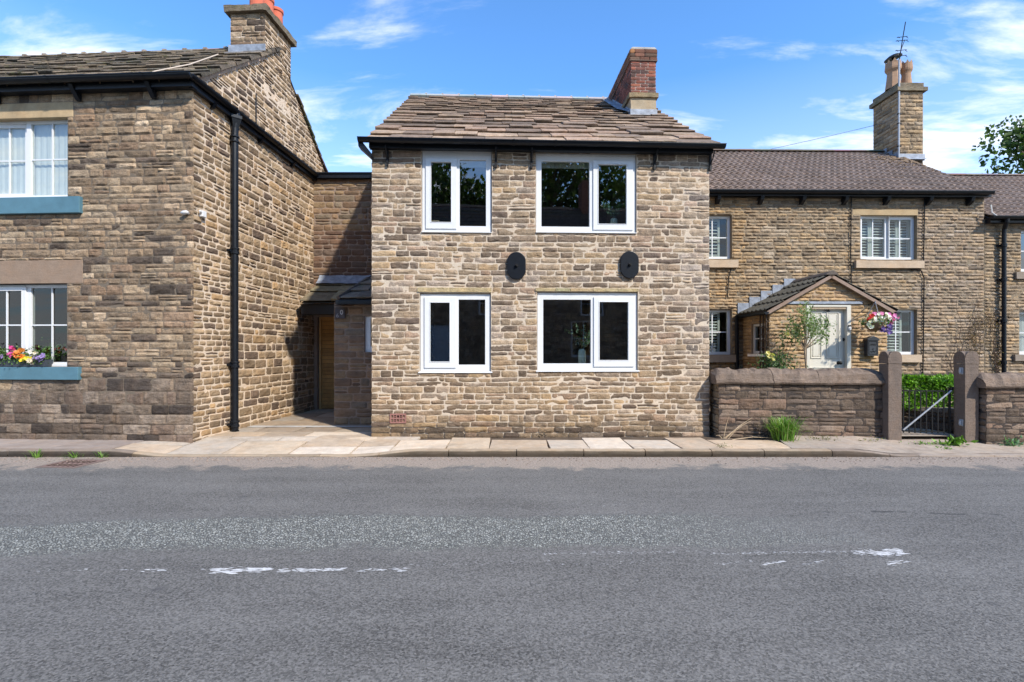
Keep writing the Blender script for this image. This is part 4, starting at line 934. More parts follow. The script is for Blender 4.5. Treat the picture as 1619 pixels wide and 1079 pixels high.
TSL = lambda p: (-hw+p[1], p[0], p[2])
plate(mb, 0.002, D_, .2, ze0, [(sy0, sy1, sz0, sz1)], 0, .15, 1, T=TSL, col=(.3, .22, .15), back=False); mb.poly([(hw, .002, .2), (hw, D_, .2), (hw, D_, ze0), (hw, .002, ze0)], 1, (.3, .22, .15))
ll = lp(1238, 477, 1362, 481)
stonework(mb, MF(), -hw-.012, hw+.012, .2, zap, dict(ST_P, wave=.004), [(DO[0]-.01, DO[1]+.01, .2, DO[3]+.01), (ll[0], ll[1], ll[2], ll[3])], rnd=rr, top=ptop)
stonework(mb, MLt(-hw), 0, D_, .2, ze0, ST_P, [(sy0, sy1, sz0, sz1)], rnd=rr); stonework(mb, MRt(hw), 0, D_, .2, ze0, ST_P, rnd=rr)
mb.build('wall', [M_RS, M_CM], pe)
mb = MB(); mb.box(ll[0], ll[1], -.03, .05, ll[2], ll[3]); mb.build('drip_strip', M_LEAD, pe)
# roof with tiles running down both sides
for sgn, xe in ((-1, -hw-.10), (1, hw+.12)):
    run = abs(xe-apx); zl_ = ze0-.0-(.10*(zap-ze0)/hw); Lp = math.hypot(run, zap+.06-zl_); c_, s_ = run/Lp, (zap+.06-zl_)/Lp
    PP = (lambda c_, s_, xe, zl_, sgn: (lambda s, t, n: (xe-sgn*(t*c_)+sgn*n*s_, s, zl_+t*s_+n*c_)))(c_, s_, xe, zl_, sgn)
    mb = MB(); pantiles(mb, PP, Lp, lambda t: -.10, lambda t: D_, 4, rr, (.085, .08, .065), pitch=.17, amp=.03)
    mb.poly([PP(-.1, 0, -.015), PP(D_, 0, -.015), PP(D_, Lp, -.015), PP(-.1, Lp, -.015)], 0, (.08, .07, .06))
    rp_ = mb.build('roof', M_TL, pe)
    mb = MB(); 
    p = [PP(-.10, 0, .0), PP(-.10, Lp, .0), PP(-.10, Lp, -.06), PP(-.10, 0, -.06)]; q = [(v[0], v[1]+.05, v[2]) for v in p]; n = mb.verts(p+q, (.27, .2, .16))
    mb.face((n, n+1, n+2, n+3)); mb.face((n+7, n+6, n+5, n+4)); [mb.face((n+i, n+4+i, n+4+(i+1) % 4, n+(i+1) % 4)) for i in range(4)]; mb.build('bargeboard', M_SM, rp_)
    mb = MB(); gutter(mb, -.12, D_-.05, xe-0*sgn, zl_-.01, .05, T=(lambda sgn: (lambda s, y, z: (y+sgn*.02, s, z)))(sgn)); mb.build('gutter', M_BK, rp_)
mb = MB(); mb.prism([(apx-.13+.26*i/8., zap+.05+.08*math.sin(math.pi*i/8)) for i in range(9)], 1, -.12, D_, col=(.12, .1, .085)); mb.build('ridge_tile', M_TL, rp_)
mb = MB(); ra = math.atan2(zap-ze0, hw)
for i in range(5):
    x0 = -hw-.12+(hw+apx+.1)*i/5.; z_ = ze0-.05+(x0+hw+.1)*math.tan(ra)+.05; mb.box(x0, x0+.24, D_-.03-.002*i, D_-.01, z_, z_+.23)
mb.build('lead_flashing', M_LEAD, pe)
# door set
mb = MB(); plate(mb, DO[0], DO[1], .3, DO[3], [(DO[0]+.07, DO[1]-.08, .2, DO[3]-.045)], -.01, .12); mb.build('door_frame', M_SAGE, pe, bevel=.006)
dl = (DO[0]+.07, DO[1]-.08, .32, DO[3]-.045); yd = .07
mb = MB(); P_ = [lp(1290, 497, 1300, 562), lp(1316, 497, 1327, 562), lp(1288, 585, 1328, 640)]
P_[2] = (P_[2][0], P_[2][1], .45, P_[2][3]); mb.box(dl[0], dl[1], yd, yd+.05, dl[2], dl[3])
drr = mb.build('door', M_SAGE, pe)
mb = MB()
for p in (lp(1285, 493.5, 1302.5, 567), lp(1310, 493.5, 1330, 567), (lp(1283, 581, 1330, 640)[0], lp(1283, 581, 1330, 640)[1], .42, lp(1283, 581, 1330, 640)[3])):
    w1 = .016
    for k, (ins, yy) in enumerate(((0, -.014), (.035, -.009))):
        a, b, c, d_ = p[0]+ins, p[1]-ins, p[2]+ins, p[3]-ins; plate(mb, a, b, c, d_, [(a+w1, b-w1, c+w1, d_-w1)], yd+yy, yd+.001)
    a, b, c, d_ = p[0]+.055, p[1]-.055, p[2]+.055, p[3]-.055; mb.box(a, b, yd-.006, yd+.001, c, d_)
mb.build('door_panel', M_SAGE, drr, bevel=.003)
def pl(px, py, d): q = FR_.hit(px, py, pd+d); return q[0]-pmid, q[1]
x, z_ = pl(1325.5, 574, yd); mb = MB(); mb.lathe([(0, 0), (.035, .0), (.03, .012), (.012, .015), (.012, .04), (.034, .055), (.034, .075), (.02, .088), (0, .09)], (0, 0, 0), 16); mb.v = [(x+v[0], yd-v[2], z_+v[1]) for v in mb.v]; mb.build('door_knob', M_IRON, drr, smooth=True)
x, z_ = pl(1306.5, 509, yd); mb = MB(); mb.tube([(x, yd, z_+.03), (x, yd-.03, z_+.03)], .02, 8); mb.tube([(x, yd-.03, z_+.03), (x+.01, yd-.045, z_-.0), (x+.004, yd-.045, z_-.05), (x, yd-.03, z_-.09)], [.010, .013, .010, .016], 8); mb.tube([(x, yd-.04, z_-.09), (x, yd, z_-.09)], .016, 8); mb.build('door_knocker', M_IRON, drr)
x, z_ = pl(1333.5, 537, yd); mb = MB(); mb.box(x-.015, x+.015, yd-.012, yd, z_-.035, z_+.03); mb.tube([(x+.02, yd-.02, z_), (x, yd, z_)], .012, 8); mb.build('door_lock', M_IRON, drr, bevel=.003)
x, z_ = pl(1307, 490, yd); text_mesh('house_number', '62', .115, .004, M_IRON, drr, (x, yd-.006, z_), bold=.004, sx=1.05)
x, z_ = pl(1342.5, 520, -.01); mb = MB(); mb.box(x-.022, x+.03, -.035, -.01, z_-.03, z_+.035); bl = mb.build('door_bell', M_W, pe, bevel=.004); mb = MB(); mb.box(x-.022, x+.03, -.036, -.01, z_+.037, z_+.07); mb.build('door_bell_camera', M_IRON, bl, bevel=.004)
window(pe, (sy0, sy1, sz0, sz1), .04, [dict(pane=(sy0+.05, sy1-.05, sz0+.06, sz1-.05), bars=(1, 1))], T=TSL, g=M_GC, name='window')
mb = MB(); mb.box(-hw-.06, -hw+.04, sy0-.05, sy1+.05, sz0-.05, sz0); mb.build('window_sill', M_SM, pe)
mb = MB()
for y in (.04, .16, .28): mb.box(-hw-.05, -hw-.03, y, y+.02, .5, ze0-.1, col=(.07, .045, .03))
z_ = .6
while z_ < ze0-.1: mb.box(-hw-.055, -hw-.035, .02, .32, z_, z_+.018, col=(.07, .045, .03)); z_ += .13
mb.build('trellis', M_ATTR, pe)
mb = MB(); mb.tube([(-hw-.16, D_-.06, ze0-.05), (-hw-.14, D_-.06, .2)], .04, 10); mb.build('downpipe', M_BK, pe)

# ---- mailbox, hanging basket
x, z_ = FR_.hit(1378, 563, pd-.08); m0 = FR_.world(x, pd, z_); mbx = empty('wall_mailbox', m0, FR_.th); tag(mbx, 'black cast wall mailbox fixed to the porch stone right of the sage door', 'mailbox')
hb = .105; ht = .37; mb = MB(); mb.prism([(-hb, 0), (hb, 0), (hb, ht-.05), (hb*.6, ht-.02), (0, ht), (-hb*.6, ht-.02), (-hb, ht-.05)], 1, -.12, -.02); bb = mb.build('body', simple('mailbox_black', (.03, .034, .04), .4, .2, 30, .2), mbx, bevel=.006)
mb = MB(); mb.prism([(-hb-.015, ht-.075), (hb+.015, ht-.075), (hb+.015, ht-.045), (hb*.62, ht-.01), (0, ht+.015), (-hb*.62, ht-.01), (-hb-.015, ht-.045)], 1, -.135, -.02); mb.build('lid', simple('mailbox_lid', (.016, .018, .022), .4), mbx, bevel=.004)
mb = MB(); plate(mb, -hb+.02, hb-.02, .03, ht-.09, [(-hb+.03, hb-.03, .04, ht-.1)], -.126, -.119)
for i in range(5): mb.prism([(-.05+.02*i, .20+.02*(i % 2)), (-.04+.02*i, .24), (-.03+.02*i, .2+.02*(i % 2))], 1, -.126, -.119)
mb.tube([(-.05, -.123, .09), (-.02, -.123, .07), (.0, -.123, .10), (.03, -.123, .075), (.055, -.123, .1)], .006, 5); mb.lathe([(0, 0), (.012, .0), (.01, .012), (0, .014)], (0, -.125, .13), 10); mb.build('relief', M_IRON, mbx)
bx, bz_ = FR_.hit(1373, 488, pd); hbk = empty('hanging_basket', FR_.world(bx, pd, bz_), FR_.th); tag(hbk, 'hanging basket of white, pink and purple petunias on a black bracket above the mailbox', 'hanging basket')
mb = MB(); mb.box(-.008, .008, -.012, 0, -.10, .09); e_ = (-.13, -.36, .10); mb.tube([(0, -.01, .06), e_], .009, 6); mb.tube([(0, -.01, -.09), (-.09, -.25, .05), e_], .008, 6); mb.build('bracket', M_IRON, hbk)
cb = Vector((-.15, -.36, -.42)); mb = MB()
for k in range(3):
    t = 2*math.pi*k/3+.4; mb.tube([e_, cb+Vector((.17*math.cos(t), .17*math.sin(t), .14))], .004, 5)
mb.build('chain', M_STEEL, hbk)
mb = MB(); mb.lathe([(0, -.04), (.07, -.03), (.13, .02), (.17, .10), (.175, .12), (.15, .11)], cb, 18, 0, (.16, .10, .06)); mb.build('basket', M_ATTR, hbk)
rb_ = random.Random(3); mb = MB(); leaves(mb, [cb+Vector((rb_.gauss(0, .10), rb_.gauss(0, .10), .13+rb_.gauss(0, .05))) for _ in range(500)], .05, LEAFG, rb_); mb.build('foliage', M_LEAF, hbk)
for c, pts in (((.85, .83, .8), [(-.17, .05), (-.16, .12), (-.1, .19), (-.04, .24), (.02, .19), (.05, .15), (.09, .25), (.12, .2), (.0, .12), (-.15, .0), (.05, .1), (.16, .16), (-.08, .12)]), ((.78, .25, .55), [(-.09, .25), (.03, .27), (.2, .18), (.24, .22), (.28, .15), (.25, .1), (.18, .25), (.3, .19)]), ((.75, .06, .05), [(-.16, .21), (-.13, .23), (-.18, .18)]), ((.17, .1, .38), [(.08, .0), (.13, -.04), (.17, .02), (.2, -.02), (.1, -.07), (.21, .05), (.16, -.08)])):
    for x, z_ in pts:
        mb = MB()
        for _ in range(3): blossom(mb, (cb.x+x+rb_.gauss(0, .012), cb.y-.13+rb_.gauss(0, .03), cb.z+.02+z_+rb_.gauss(0, .01)), .034, c, rb_)
        mb.build('flower', M_LEAF, hbk)

# ================================================================ garden walls, pillars, gate
rg = random.Random(51)
FG = Frame(1137, 8.59, -.065); gl = FG.hit(1413, 640)[0]
gw = empty('garden_wall', (FG.o[0], FG.o[1], 0), FG.th); tag(gw, 'long dark stone garden wall with hacked rounded coping between the cottage and the left gate pillar', 'garden wall')
gz = lambda s: .885-.0*s
mb = MB(); wt_ = .46; mb.box(.0, gl, .0, wt_, -.12, .885, 1, MORT_G)
stonework(mb, MF(), -.01, gl+.01, -.12, .88, ST_G, rnd=rg); stonework(mb, MLt(0), 0, wt_, -.1, .88, dict(ST_G, tones=[((.30, .23, .15), 3), ((.24, .18, .12), 2)]), rnd=rg); stonework(mb, MRt(gl), 0, wt_, -.1, .88, ST_G, rnd=rg)
mb.build('wall', [M_GW, M_CM], gw)
def coping(mb, x0, x1, y0, y1, z0, h, col, seed, endr=False, endl=False):
    n = max(4, int((x1-x0)/.045)); prof = [(y0-.055, 0), (y0-.075, .03), (y0-.065, .075), (y0-.045, .085), (y0-.02, h*.68), (y0+.06, h*.92), ((y0+y1)/2, h), (y1-.06, h*.92), (y1+.02, h*.6), (y1+.05, .08), (y1+.04, 0)]
    S_ = np.linspace(x0, x1, n)[:, None]*np.ones((1, len(prof))); Y_ = np.ones((n, 1))*np.array([p[0] for p in prof]); Z_ = np.ones((n, 1))*np.array([p[1] for p in prof])
    tt = (S_-x0)/(x1-x0)
    if endr: Z_ = np.where(Z_ > .08, .08+(Z_-.08)*np.sqrt(np.clip((x1-S_)/.30, 0.0, 1)), Z_)
    if endl: Z_ = np.where(Z_ > .08, .08+(Z_-.08)*np.sqrt(np.clip((S_-x0)/.12+.25, 0.0, 1)), Z_)
    k = np.where(Z_ > .06, 1, .35)
    mb.grid(S_+.004*vn(S_*8, Y_*9, seed), Y_+k*.012*vn(S_*13, Y_*7, Z_*15+seed), z0+Z_+k*(.020*vn(S_*9, Y_*14, seed+5)+.014*vn(S_*26, Y_*30, seed)), 0, col)
    for e in (0, n-1): mb.poly([(S_[e, j], Y_[e, j], z0+Z_[e, j]) for j in range(len(prof))], 0, col)
cx = [-.07, FG.hit(1221, 600)[0], FG.hit(1293, 600)[0], gl+.03]
for i in range(3):
    mb = MB(); k = rg.uniform(.9, 1.1); coping(mb, cx[i]+.004, cx[i+1]-.004, 0, wt_, .885, .255, (.20*k, .15*k, .115*k), 3+i*7, endr=i == 2, endl=i == 0); mb.build('coping', M_GW, gw)
# right garden wall
FG2 = Frame(1560, 8.05, -.045); g2w = empty('garden_wall', (FG2.o[0], FG2.o[1], 0), FG2.th); tag(g2w, 'stone garden wall with rounded coping running off right of the right gate pillar', 'garden wall')
mb = MB(); L2 = 4.2; mb.box(0, L2, 0, .42, -.12, .86, 1, MORT_G); stonework(mb, MF(), -.01, L2, -.12, .86, ST_G, rnd=rg); stonework(mb, MLt(0), 0, .42, -.1, .86, ST_G, rnd=rg); mb.build('wall', [M_GW, M_CM], g2w)
x = -.08; i = 0
while x < L2:
    L = rg.uniform(.75, .95); mb = MB(); k = rg.uniform(.9, 1.1); coping(mb, x+.004, x+L-.004, 0, .42, .86, .235, (.20*k, .15*k, .115*k), 40+i*7, endl=i == 0); mb.build('coping', M_GW, g2w); x += L; i += 1
# pillars
def pillar(px, Z, label, hard=None):
    o = at(px, 555, Z); e = empty('gate_pillar', (o.x, o.y, 0), -.01); tag(e, label, 'gate pillar', 'stone gate pillars')
    s_ = .215; h = 1.235; mb = MB(); n = 9
    for k in range(4):
        ca_, sa_ = math.cos(k*math.pi/2), math.sin(k*math.pi/2)
        U, V = np.meshgrid(np.linspace(-s_/2, s_/2, n), np.linspace(-.1, h, 26)); sh = np.where(np.abs(V-(h-.0)) < .0, 0, 0)
        O = -s_/2+.0025*vn(U*14+k*5, V*14, px)+.0015*vn(U*50, V*50, k)
        mb.grid((U*ca_-O*sa_)+s_/2, (U*sa_+O*ca_)+s_/2, V)
    mb.build('shaft', M_PIL, e)
    mb = MB(); r = s_/2+.004
    arch = [(-r, 0), (-r, .085)]+[(-r*math.cos(math.pi*i/14), .085+r*1.05*math.sin(math.pi*i/14)) for i in range(1, 14)]+[(r, .085), (r, 0)]
    # groined top: two round-headed prisms crossing
    def hgt(a): return .085+1.05*math.sqrt(max(r*r-a*a, 0))
    g = np.linspace(-r, r, 29); X, Y = np.meshgrid(g, g); H = np.array([[max(hgt(abs(a)), hgt(abs(b))) if 1 else 0 for a in g] for b in g])
    H = np.minimum(np.array([[hgt(a) for a in g] for b in g]), 9); H2 = np.array([[hgt(b) for a in g] for b in g]); H = np.maximum(H, H2) if 1 else H
    mb.grid(X+s_/2, Y+s_/2, h+.006+H+.002*vn(X*30, Y*30, 2)); 
    for ax in range(4):
        for i in range(28):
            a, b = g[i], g[i+1]; ea, eb = hgt(a), hgt(b)
            q = [(a, -r, 0), (b, -r, 0), (b, -r, eb), (a, -r, ea)]; c_, t_ = math.cos(ax*math.pi/2), math.sin(ax*math.pi/2)
            mb.poly([(x*c_-y*t_+s_/2, x*t_+y*c_+s_/2, h+.006+z) for x, y, z in q])
    mb.build('cap', M_PIL, e)
    return e
M_PIL = stone('pillar_stone', stain=(.06, .05, .045), amt=.5, lo=.75, hi=1.2, bump=.6)
_m = M_PIL.node_tree; _at = [n for n in _m.nodes if n.type == 'ATTRIBUTE'][0]
for l in list(_at.outputs[0].links): _s = l.to_socket; _m.links.remove(l); _s.default_value = (.165, .128, .105, 1)
pl1 = pillar(1404.7, 8.28, 'stone gate pillar with arched top, standing on the left of the iron gate')
pl2 = pillar(1526, 8.15, 'stone gate pillar with bolted hinge plates, on the right of the iron gate')
mb = MB()
for z_ in (.28, 1.12): mb.box(-.012, 0.0, .03, .10, z_-.05, z_+.06); mb.tube([(-.03, .06, z_-.03), (-.03, .06, z_+.04)], .018, 8)
mb.build('hinge_plate', M_STEEL, pl2, bevel=.003)
# gate
ga, gb = at(1427, 617, 8.42), at(1506, 617, 8.33); gt_ = empty('iron_gate', (ga.x, ga.y, 0), math.atan2(gb.y-ga.y, gb.x-ga.x)); tag(gt_, 'low black iron gate with thin bars and pale diagonal brace between the pillars', 'gate')
W_ = math.hypot(gb.x-ga.x, gb.y-ga.y)-.03; zt_ = ga.z; zb_ = at(1460, 683, 8.4).z; mb = MB(); mb.box(.0, W_, -.006, .006, zt_-.02, zt_); mb.build('frame_rail', M_IRON, gt_); mb = MB(); mb.box(0, W_, -.006, .006, zb_, zb_+.02)
mb.build('frame_rail', M_IRON, gt_)
for i in range(9):
    x = W_*(i+.15)/8.3; mb = MB(); mb.box(x-.009, x+.009, -.005, .005, zb_-.02, zt_-.01); mb.build('bar', M_IRON, gt_)
mb = MB(); mb.tube([(.0, -.02, zb_+.03), (W_, -.02, zt_)], .013, 6); mb.build('brace', M_STEEL, gt_)
mb = MB(); mb.box(W_-.03, W_, -.012, .012, zb_-.02, zt_+.05); mb.tube([(W_, 0, .3), (W_+.04, 0, .3)], .012, 6); mb.tube([(W_, 0, zt_), (W_+.04, 0, zt_+.05)], .012, 6); mb.build('hinge_post', M_IRON, gt_)
# ================================================================ ground, road, pavement
re_ = random.Random(61)
def asphalt():
    m, t, p = mat('asphalt'); co = objco(t); sx = nd(t, 'ShaderNodeSeparateXYZ', {0: co})
    X, Y = sx.outputs[0], sx.outputs[1]
    n1 = noi(t, co, 70, 5, .75); n2 = noi(t, co, 1.1, 4, .6); n3 = noi(t, objco(t, (.35, 3.2, 1)), 1, 4, .6)
    vor = nd(t, 'ShaderNodeTexVoronoi', {'Vector': co, 'Scale': 95.0}); vr = vor.outputs['Color']; vs = nd(t, 'ShaderNodeSeparateColor', {0: vr}).outputs[0]
    v = mth(t, 'ADD', mth(t, 'ADD', rng(t, n1, .3, .7, .5, 1.5), rng(t, vs, 0, 1, -.42, .42)), mth(t, 'ADD', rng(t, n2, .3, .7, -.09, .09), rng(t, n3, .3, .7, -.13, .13)))
    vc = nd(t, 'ShaderNodeCombineColor', {0: v, 1: v, 2: v}).outputs[0]
    c = mixc(t, 1.0, vc, C(.142, .137, .129), 'MULTIPLY')
    # exposed chippings band with a ragged edge
    e = mth(t, 'ADD', rng(t, noi(t, co, 1.0, 4, .6), .3, .7, -.12, .12), rng(t, noi(t, co, 14, 5, .7), .3, .7, -.07, .07))
    yc = mth(t, 'ADD', Y, e); yc = mth(t, 'ADD', yc, rng(t, X, -6.0, -1.5, .36, .0, True)); 
    band = mth(t, 'MULTIPLY', rng(t, yc, 3.95, 4.07), rng(t, yc, 4.80, 4.68)); band = mth(t, 'MULTIPLY', band, mth(t, 'MULTIPLY', rng(t, mth(t, 'ADD', X, mth(t, 'MULTIPLY', e, 4.0)), 3.4, .8), 1.0))
    v2 = nd(t, 'ShaderNodeTexVoronoi', {'Vector': co, 'Scale': 48.0}); s2 = nd(t, 'ShaderNodeSeparateColor', {0: v2.outputs['Color']}); edge = nd(t, 'ShaderNodeTexVoronoi', {'Vector': co, 'Scale': 48.0}, feature='DISTANCE_TO_EDGE').outputs[0]
    chip = nd(t, 'ShaderNodeCombineColor', {0: rng(t, s2.outputs[0], 0, 1, .20, .54), 1: rng(t, s2.outputs[0], 0, 1, .21, .55), 2: rng(t, s2.outputs[0], 0, 1, .195, .50)}).outputs[0]
    chip = mixc(t, rng(t, edge, .04, .20), C(.105, .105, .10), chip)
    c = mixc(t, mth(t, 'MULTIPLY', band, .9), c, chip)
    # grit and dust along the kerb
    g = rng(t, mth(t, 'ADD', Y, rng(t, noi(t, co, 3, 6, .7), .3, .7, -.28, .28)), 6.62, 6.86, 0, 1, True)
    gn = rng(t, noi(t, co, 40, 5, .75), .35, .65, .5, 1.45); grit = mixc(t, 1.0, C(.32, .265, .22), nd(t, 'ShaderNodeCombineColor', {0: gn, 1: gn, 2: gn}).outputs[0], 'MULTIPLY')
    c = mixc(t, mth(t, 'MULTIPLY', g, .92), c, grit)
    # long joint in the surfacing
    jn = mth(t, 'ABSOLUTE', mth(t, 'SUBTRACT', Y, mth(t, 'ADD', mth(t, 'MULTIPLY', X, .0), rng(t, noi(t, co, .9, 4), .3, .7, 4.68, 4.92))))
    jm = mth(t, 'MULTIPLY', rng(t, jn, .035, .008), rng(t, X, 2.4, 3.2)); jm = mth(t, 'MULTIPLY', jm, rng(t, noi(t, co, 6, 4), .42, .55)); c = mixc(t, mth(t, 'MULTIPLY', jm, .7), c, C(.03, .03, .032))
    # soft round dark spots
    for ox, oy, r in ((-2.85, 5.38, .075), (-2.3, 3.29, .07), (2.95, 3.1, .05)):
        dx = mth(t, 'SUBTRACT', X, ox); dy = mth(t, 'SUBTRACT', Y, oy); dd = mth(t, 'SQRT', mth(t, 'ADD', mth(t, 'MULTIPLY', dx, dx), mth(t, 'MULTIPLY', dy, dy)))
        c = mixc(t, rng(t, dd, r, r*.15, 0, .45, True), c, C(.045, .045, .05))
    t.links.new(c, p.inputs['Base Color']); p.inputs['Roughness'].default_value = .8; p.inputs['Specular IOR Level'].default_value = .35
    hgt = mth(t, 'ADD', mth(t, 'ADD', mth(t, 'MULTIPLY', n1, .7), mth(t, 'MULTIPLY', vs, .5)), mth(t, 'MULTIPLY', mth(t, 'MULTIPLY', band, rng(t, edge, 0, .2)), 1.6))
    t.links.new(nd(t, 'ShaderNodeBump', {'Height': hgt, 'Distance': .012, 'Strength': .8}).outputs[0], p.inputs['Normal'])
    return m
mb = MB(); g = 60; mb.poly([(-300, -300, -.17), (300, -300, -.17), (300, 300, -.17), (-300, 300, -.17)])
tag(mb.build('ground', simple('grass_ground', (.06, .08, .03), .95, .3, .5)), kind='structure')
mb = MB(); xs = np.linspace(-45, 45, 31)
for a, b in zip(xs, xs[1:]): mb.poly([(a, -1.1, -.1), (b, -1.1, -.1), (b, 7.45, -.1), (a, 7.45, -.1)])
tag(mb.build('road', asphalt()), kind='structure')
mb = MB(); mb.box(-45, 45, -3.2, -1.1, -.16, .0, col=(.3, .26, .22)); tag(mb.build('near_pavement', M_FL), kind='structure')
# pavement height: kerb drops at the passage and at the gate
def ss(a, b, x): x = np.clip((x-a)/(b-a), 0, 1); return x*x*(3-2*x)
def kz(x): return -.082*(ss(-6.0, -5.0, x)-ss(-2.35, -1.3, x))-.08*ss(4.9, 5.8, x)
def pz(x, y): return kz(x)*np.clip(1-(y-7.5)/1.0, 0, 1)
def slab(mb, x0, x1, y0, y1, col, rnd, gap=.024, th=.05, skew=0.0, m=0):
    jx = [rnd.uniform(-.012, .012) for _ in range(4)]
    nx, ny = max(4, int((x1-x0)/.08)), max(4, int((y1-y0)/.08)); u = np.linspace(0, 1, nx); v = np.linspace(0, 1, ny); U, V = np.meshgrid(u, v, indexing='ij')
    X = x0+gap/2+(x1-x0-gap)*U+jx[0]*(1-V)+jx[1]*V+skew*(V-.5); Y = y0+gap/2+(y1-y0-gap)*V+jx[2]*(1-U)+jx[3]*U
    e = .006*vn(X*13, Y*13, x0*7+y0); E = ((U == 0) | (U == 1) | (V == 0) | (V == 1)); X = X+np.where(E, e, 0); Y = Y+np.where(E, e*.8, 0)
    tl = rnd.uniform(-.004, .004); Z = pz(X, Y)+tl*(U-.5)*2+rnd.uniform(-.004, .005)*(V-.5)+.0025*vn(X*4, Y*4, 3)-np.where(E, .006, 0)
    X = np.pad(X, 1, 'edge'); Y = np.pad(Y, 1, 'edge'); Z2 = np.pad(Z, 1, 'edge'); R_ = np.ones_like(Z2, bool); R_[1:-1, 1:-1] = False; Z2 = Z2-np.where(R_, th, 0)
    mb.grid(X, Y, Z2, m, col)
FT = [(.56, .455, .34), (.52, .405, .29), (.60, .50, .39), (.47, .375, .28), (.55, .475, .39), (.50, .43, .35)]
def ft(k=1.0): c = re_.choice(FT); q = re_.uniform(.86, 1.1)*k; return tuple(v*q for v in c)
mb = MB()
X_, Y_ = np.meshgrid(np.linspace(-14, 16, 240), np.linspace(7.47, 9.2, 24), indexing='ij')
mb.grid(X_, Y_, pz(X_, Y_)-.04+.004*vn(X_*3, Y_*3, 1), 0, (.10, .075, .055))
mb.poly([(-5.6, 9.2, -.04), (-1.8, 9.2, -.04), (-1.8, 13.2, -.04), (-5.6, 13.2, -.04)], 0, (.09, .07, .05))
tag(mb.build('pavement_bed', stone('joint_dirt', stain=(.10, .075, .05), amt=.4, lo=.6, hi=1.4, bump=.5)), kind='structure')
mb = MB()
# left: old worn paving, hardly any joints
x = -12.6
while x < -5.95:
    L = re_.uniform(.9, 1.5); L = -5.95-x if -5.95-x-L < .6 else L; c = re_.uniform(.9, 1.08); slab(mb, x, x+L, 7.52, 8.65, (.33*c, .275*c, .24*c), re_, gap=.006, skew=.02); x += L
# front rows of sawn flags
x = -5.95
while x < 4.3:
    L = re_.uniform(.55, 1.15); L = 4.3-x if 4.3-x-L < .5 else L
    deep = 8.95 if x < -2.3 else 9.05
    k = 1.0 if x < 1.5 else .93
    if re_.random() < .35 and x < -2: slab(mb, x, x+L, 7.52, 7.95, ft(1.08), re_); slab(mb, x, x+L, 7.95, deep, ft(), re_)
    else: slab(mb, x, x+L, 7.52, 8.28 if re_.random() < .4 else 8.5, ft(k), re_); slab(mb, x, x+L, 8.52, deep, ft(.97*k), re_) if 0 else None
    x += L
for y0_, y1_ in ((8.3, 8.62), (8.62, 9.1)):
    x = -5.3
    while x < 4.0:
        L = re_.uniform(.5, 1.2); 
        if x > -2.4 and y0_ > 8.6: break
        slab(mb, x, x+L, y0_+.0, y1_, ft(.95), re_) if x < -2.2 else None; x += L
# passage flags
for y0_, y1_ in ((9.1, 9.62), (9.85, 10.5), (10.5, 11.2), (11.2, 11.9), (11.9, 12.6)):
    x = -5.25
    while x < -2.3:
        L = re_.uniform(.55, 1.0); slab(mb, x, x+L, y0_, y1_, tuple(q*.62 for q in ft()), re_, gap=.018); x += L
mb.poly([(-5.2, 9.63, -.003), (-2.35, 9.66, -.003), (-2.35, 9.82, -.003), (-5.2, 9.84, -.003)], 0, (.45, .44, .42))
tag(mb.build('pavement', M_FL), kind='structure')
# sandy verge in front of the garden wall
mb = MB(); X_, Y_ = np.meshgrid(np.linspace(4.28, 16, 150), np.linspace(7.52, 9.0, 24), indexing='ij')
Z_ = pz(X_, Y_)+.001+.004*vn(X_*4, Y_*4, 1)+.035*np.clip((Y_-8.05)/.35, 0, 1)*(.6+.4*vn(X_*3, Y_*3, 6))*(X_ < 6.3)
X_ = X_+np.where(X_ < 4.4, .25*(Y_-8), 0)
mb.grid(X_, Y_, Z_, 0, (.36, .30, .245)); mb.poly([(6.2, 8.3, .05), (7.4, 8.3, .05), (7.4, 12, .12), (6.0, 12, .12)], 0, (.33, .28, .23))
tag(mb.build('verge_path', stone('sandy_path', stain=(.16, .125, .10), amt=.55, lo=.75, hi=1.25, bump=.5, sscale=3)), kind='structure')
# kerb stones
mb = MB(); x = -13.0
while x < 6.0:
    L = re_.uniform(.75, 1.05); n = 14; s = np.linspace(x+.006, x+L-.006, n); prof = [(7.385, -.14), (7.378, -.0-.06), (7.383, -.02), (7.40, -.004), (7.45, 0), (7.51, 0), (7.515, -.06)]
    Xk = s[:, None]*np.ones((1, 7)); Yk = np.array([p[0] for p in prof])[None, :]+.006*vn(Xk*9, x, np.arange(7)[None, :]*1.0)+0*Xk
    Zk = np.array([p[1] for p in prof])[None, :]+np.where(np.arange(7)[None, :] > 0, kz(Xk), 0)+.004*vn(Xk*7, x, 3)
    Yk = np.pad(Yk, ((1, 1), (0, 0)), 'edge'); Zk = np.pad(Zk, ((1, 1), (0, 0)), 'edge'); Xk = np.pad(Xk, ((1, 1), (0, 0)), 'edge'); Zk[0] -= .05; Zk[-1] -= .05
    old = x < -5.6; k = re_.uniform(.85, 1.1); c = (.27, .22, .18) if old or x > 4.2 else (.36, .285, .205)
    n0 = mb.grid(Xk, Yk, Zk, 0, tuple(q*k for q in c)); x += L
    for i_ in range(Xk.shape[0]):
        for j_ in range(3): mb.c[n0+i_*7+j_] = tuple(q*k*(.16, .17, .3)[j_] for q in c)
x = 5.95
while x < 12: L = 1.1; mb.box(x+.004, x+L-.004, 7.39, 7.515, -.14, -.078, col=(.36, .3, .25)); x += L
tag(mb.build('kerb', M_FL), kind='structure')
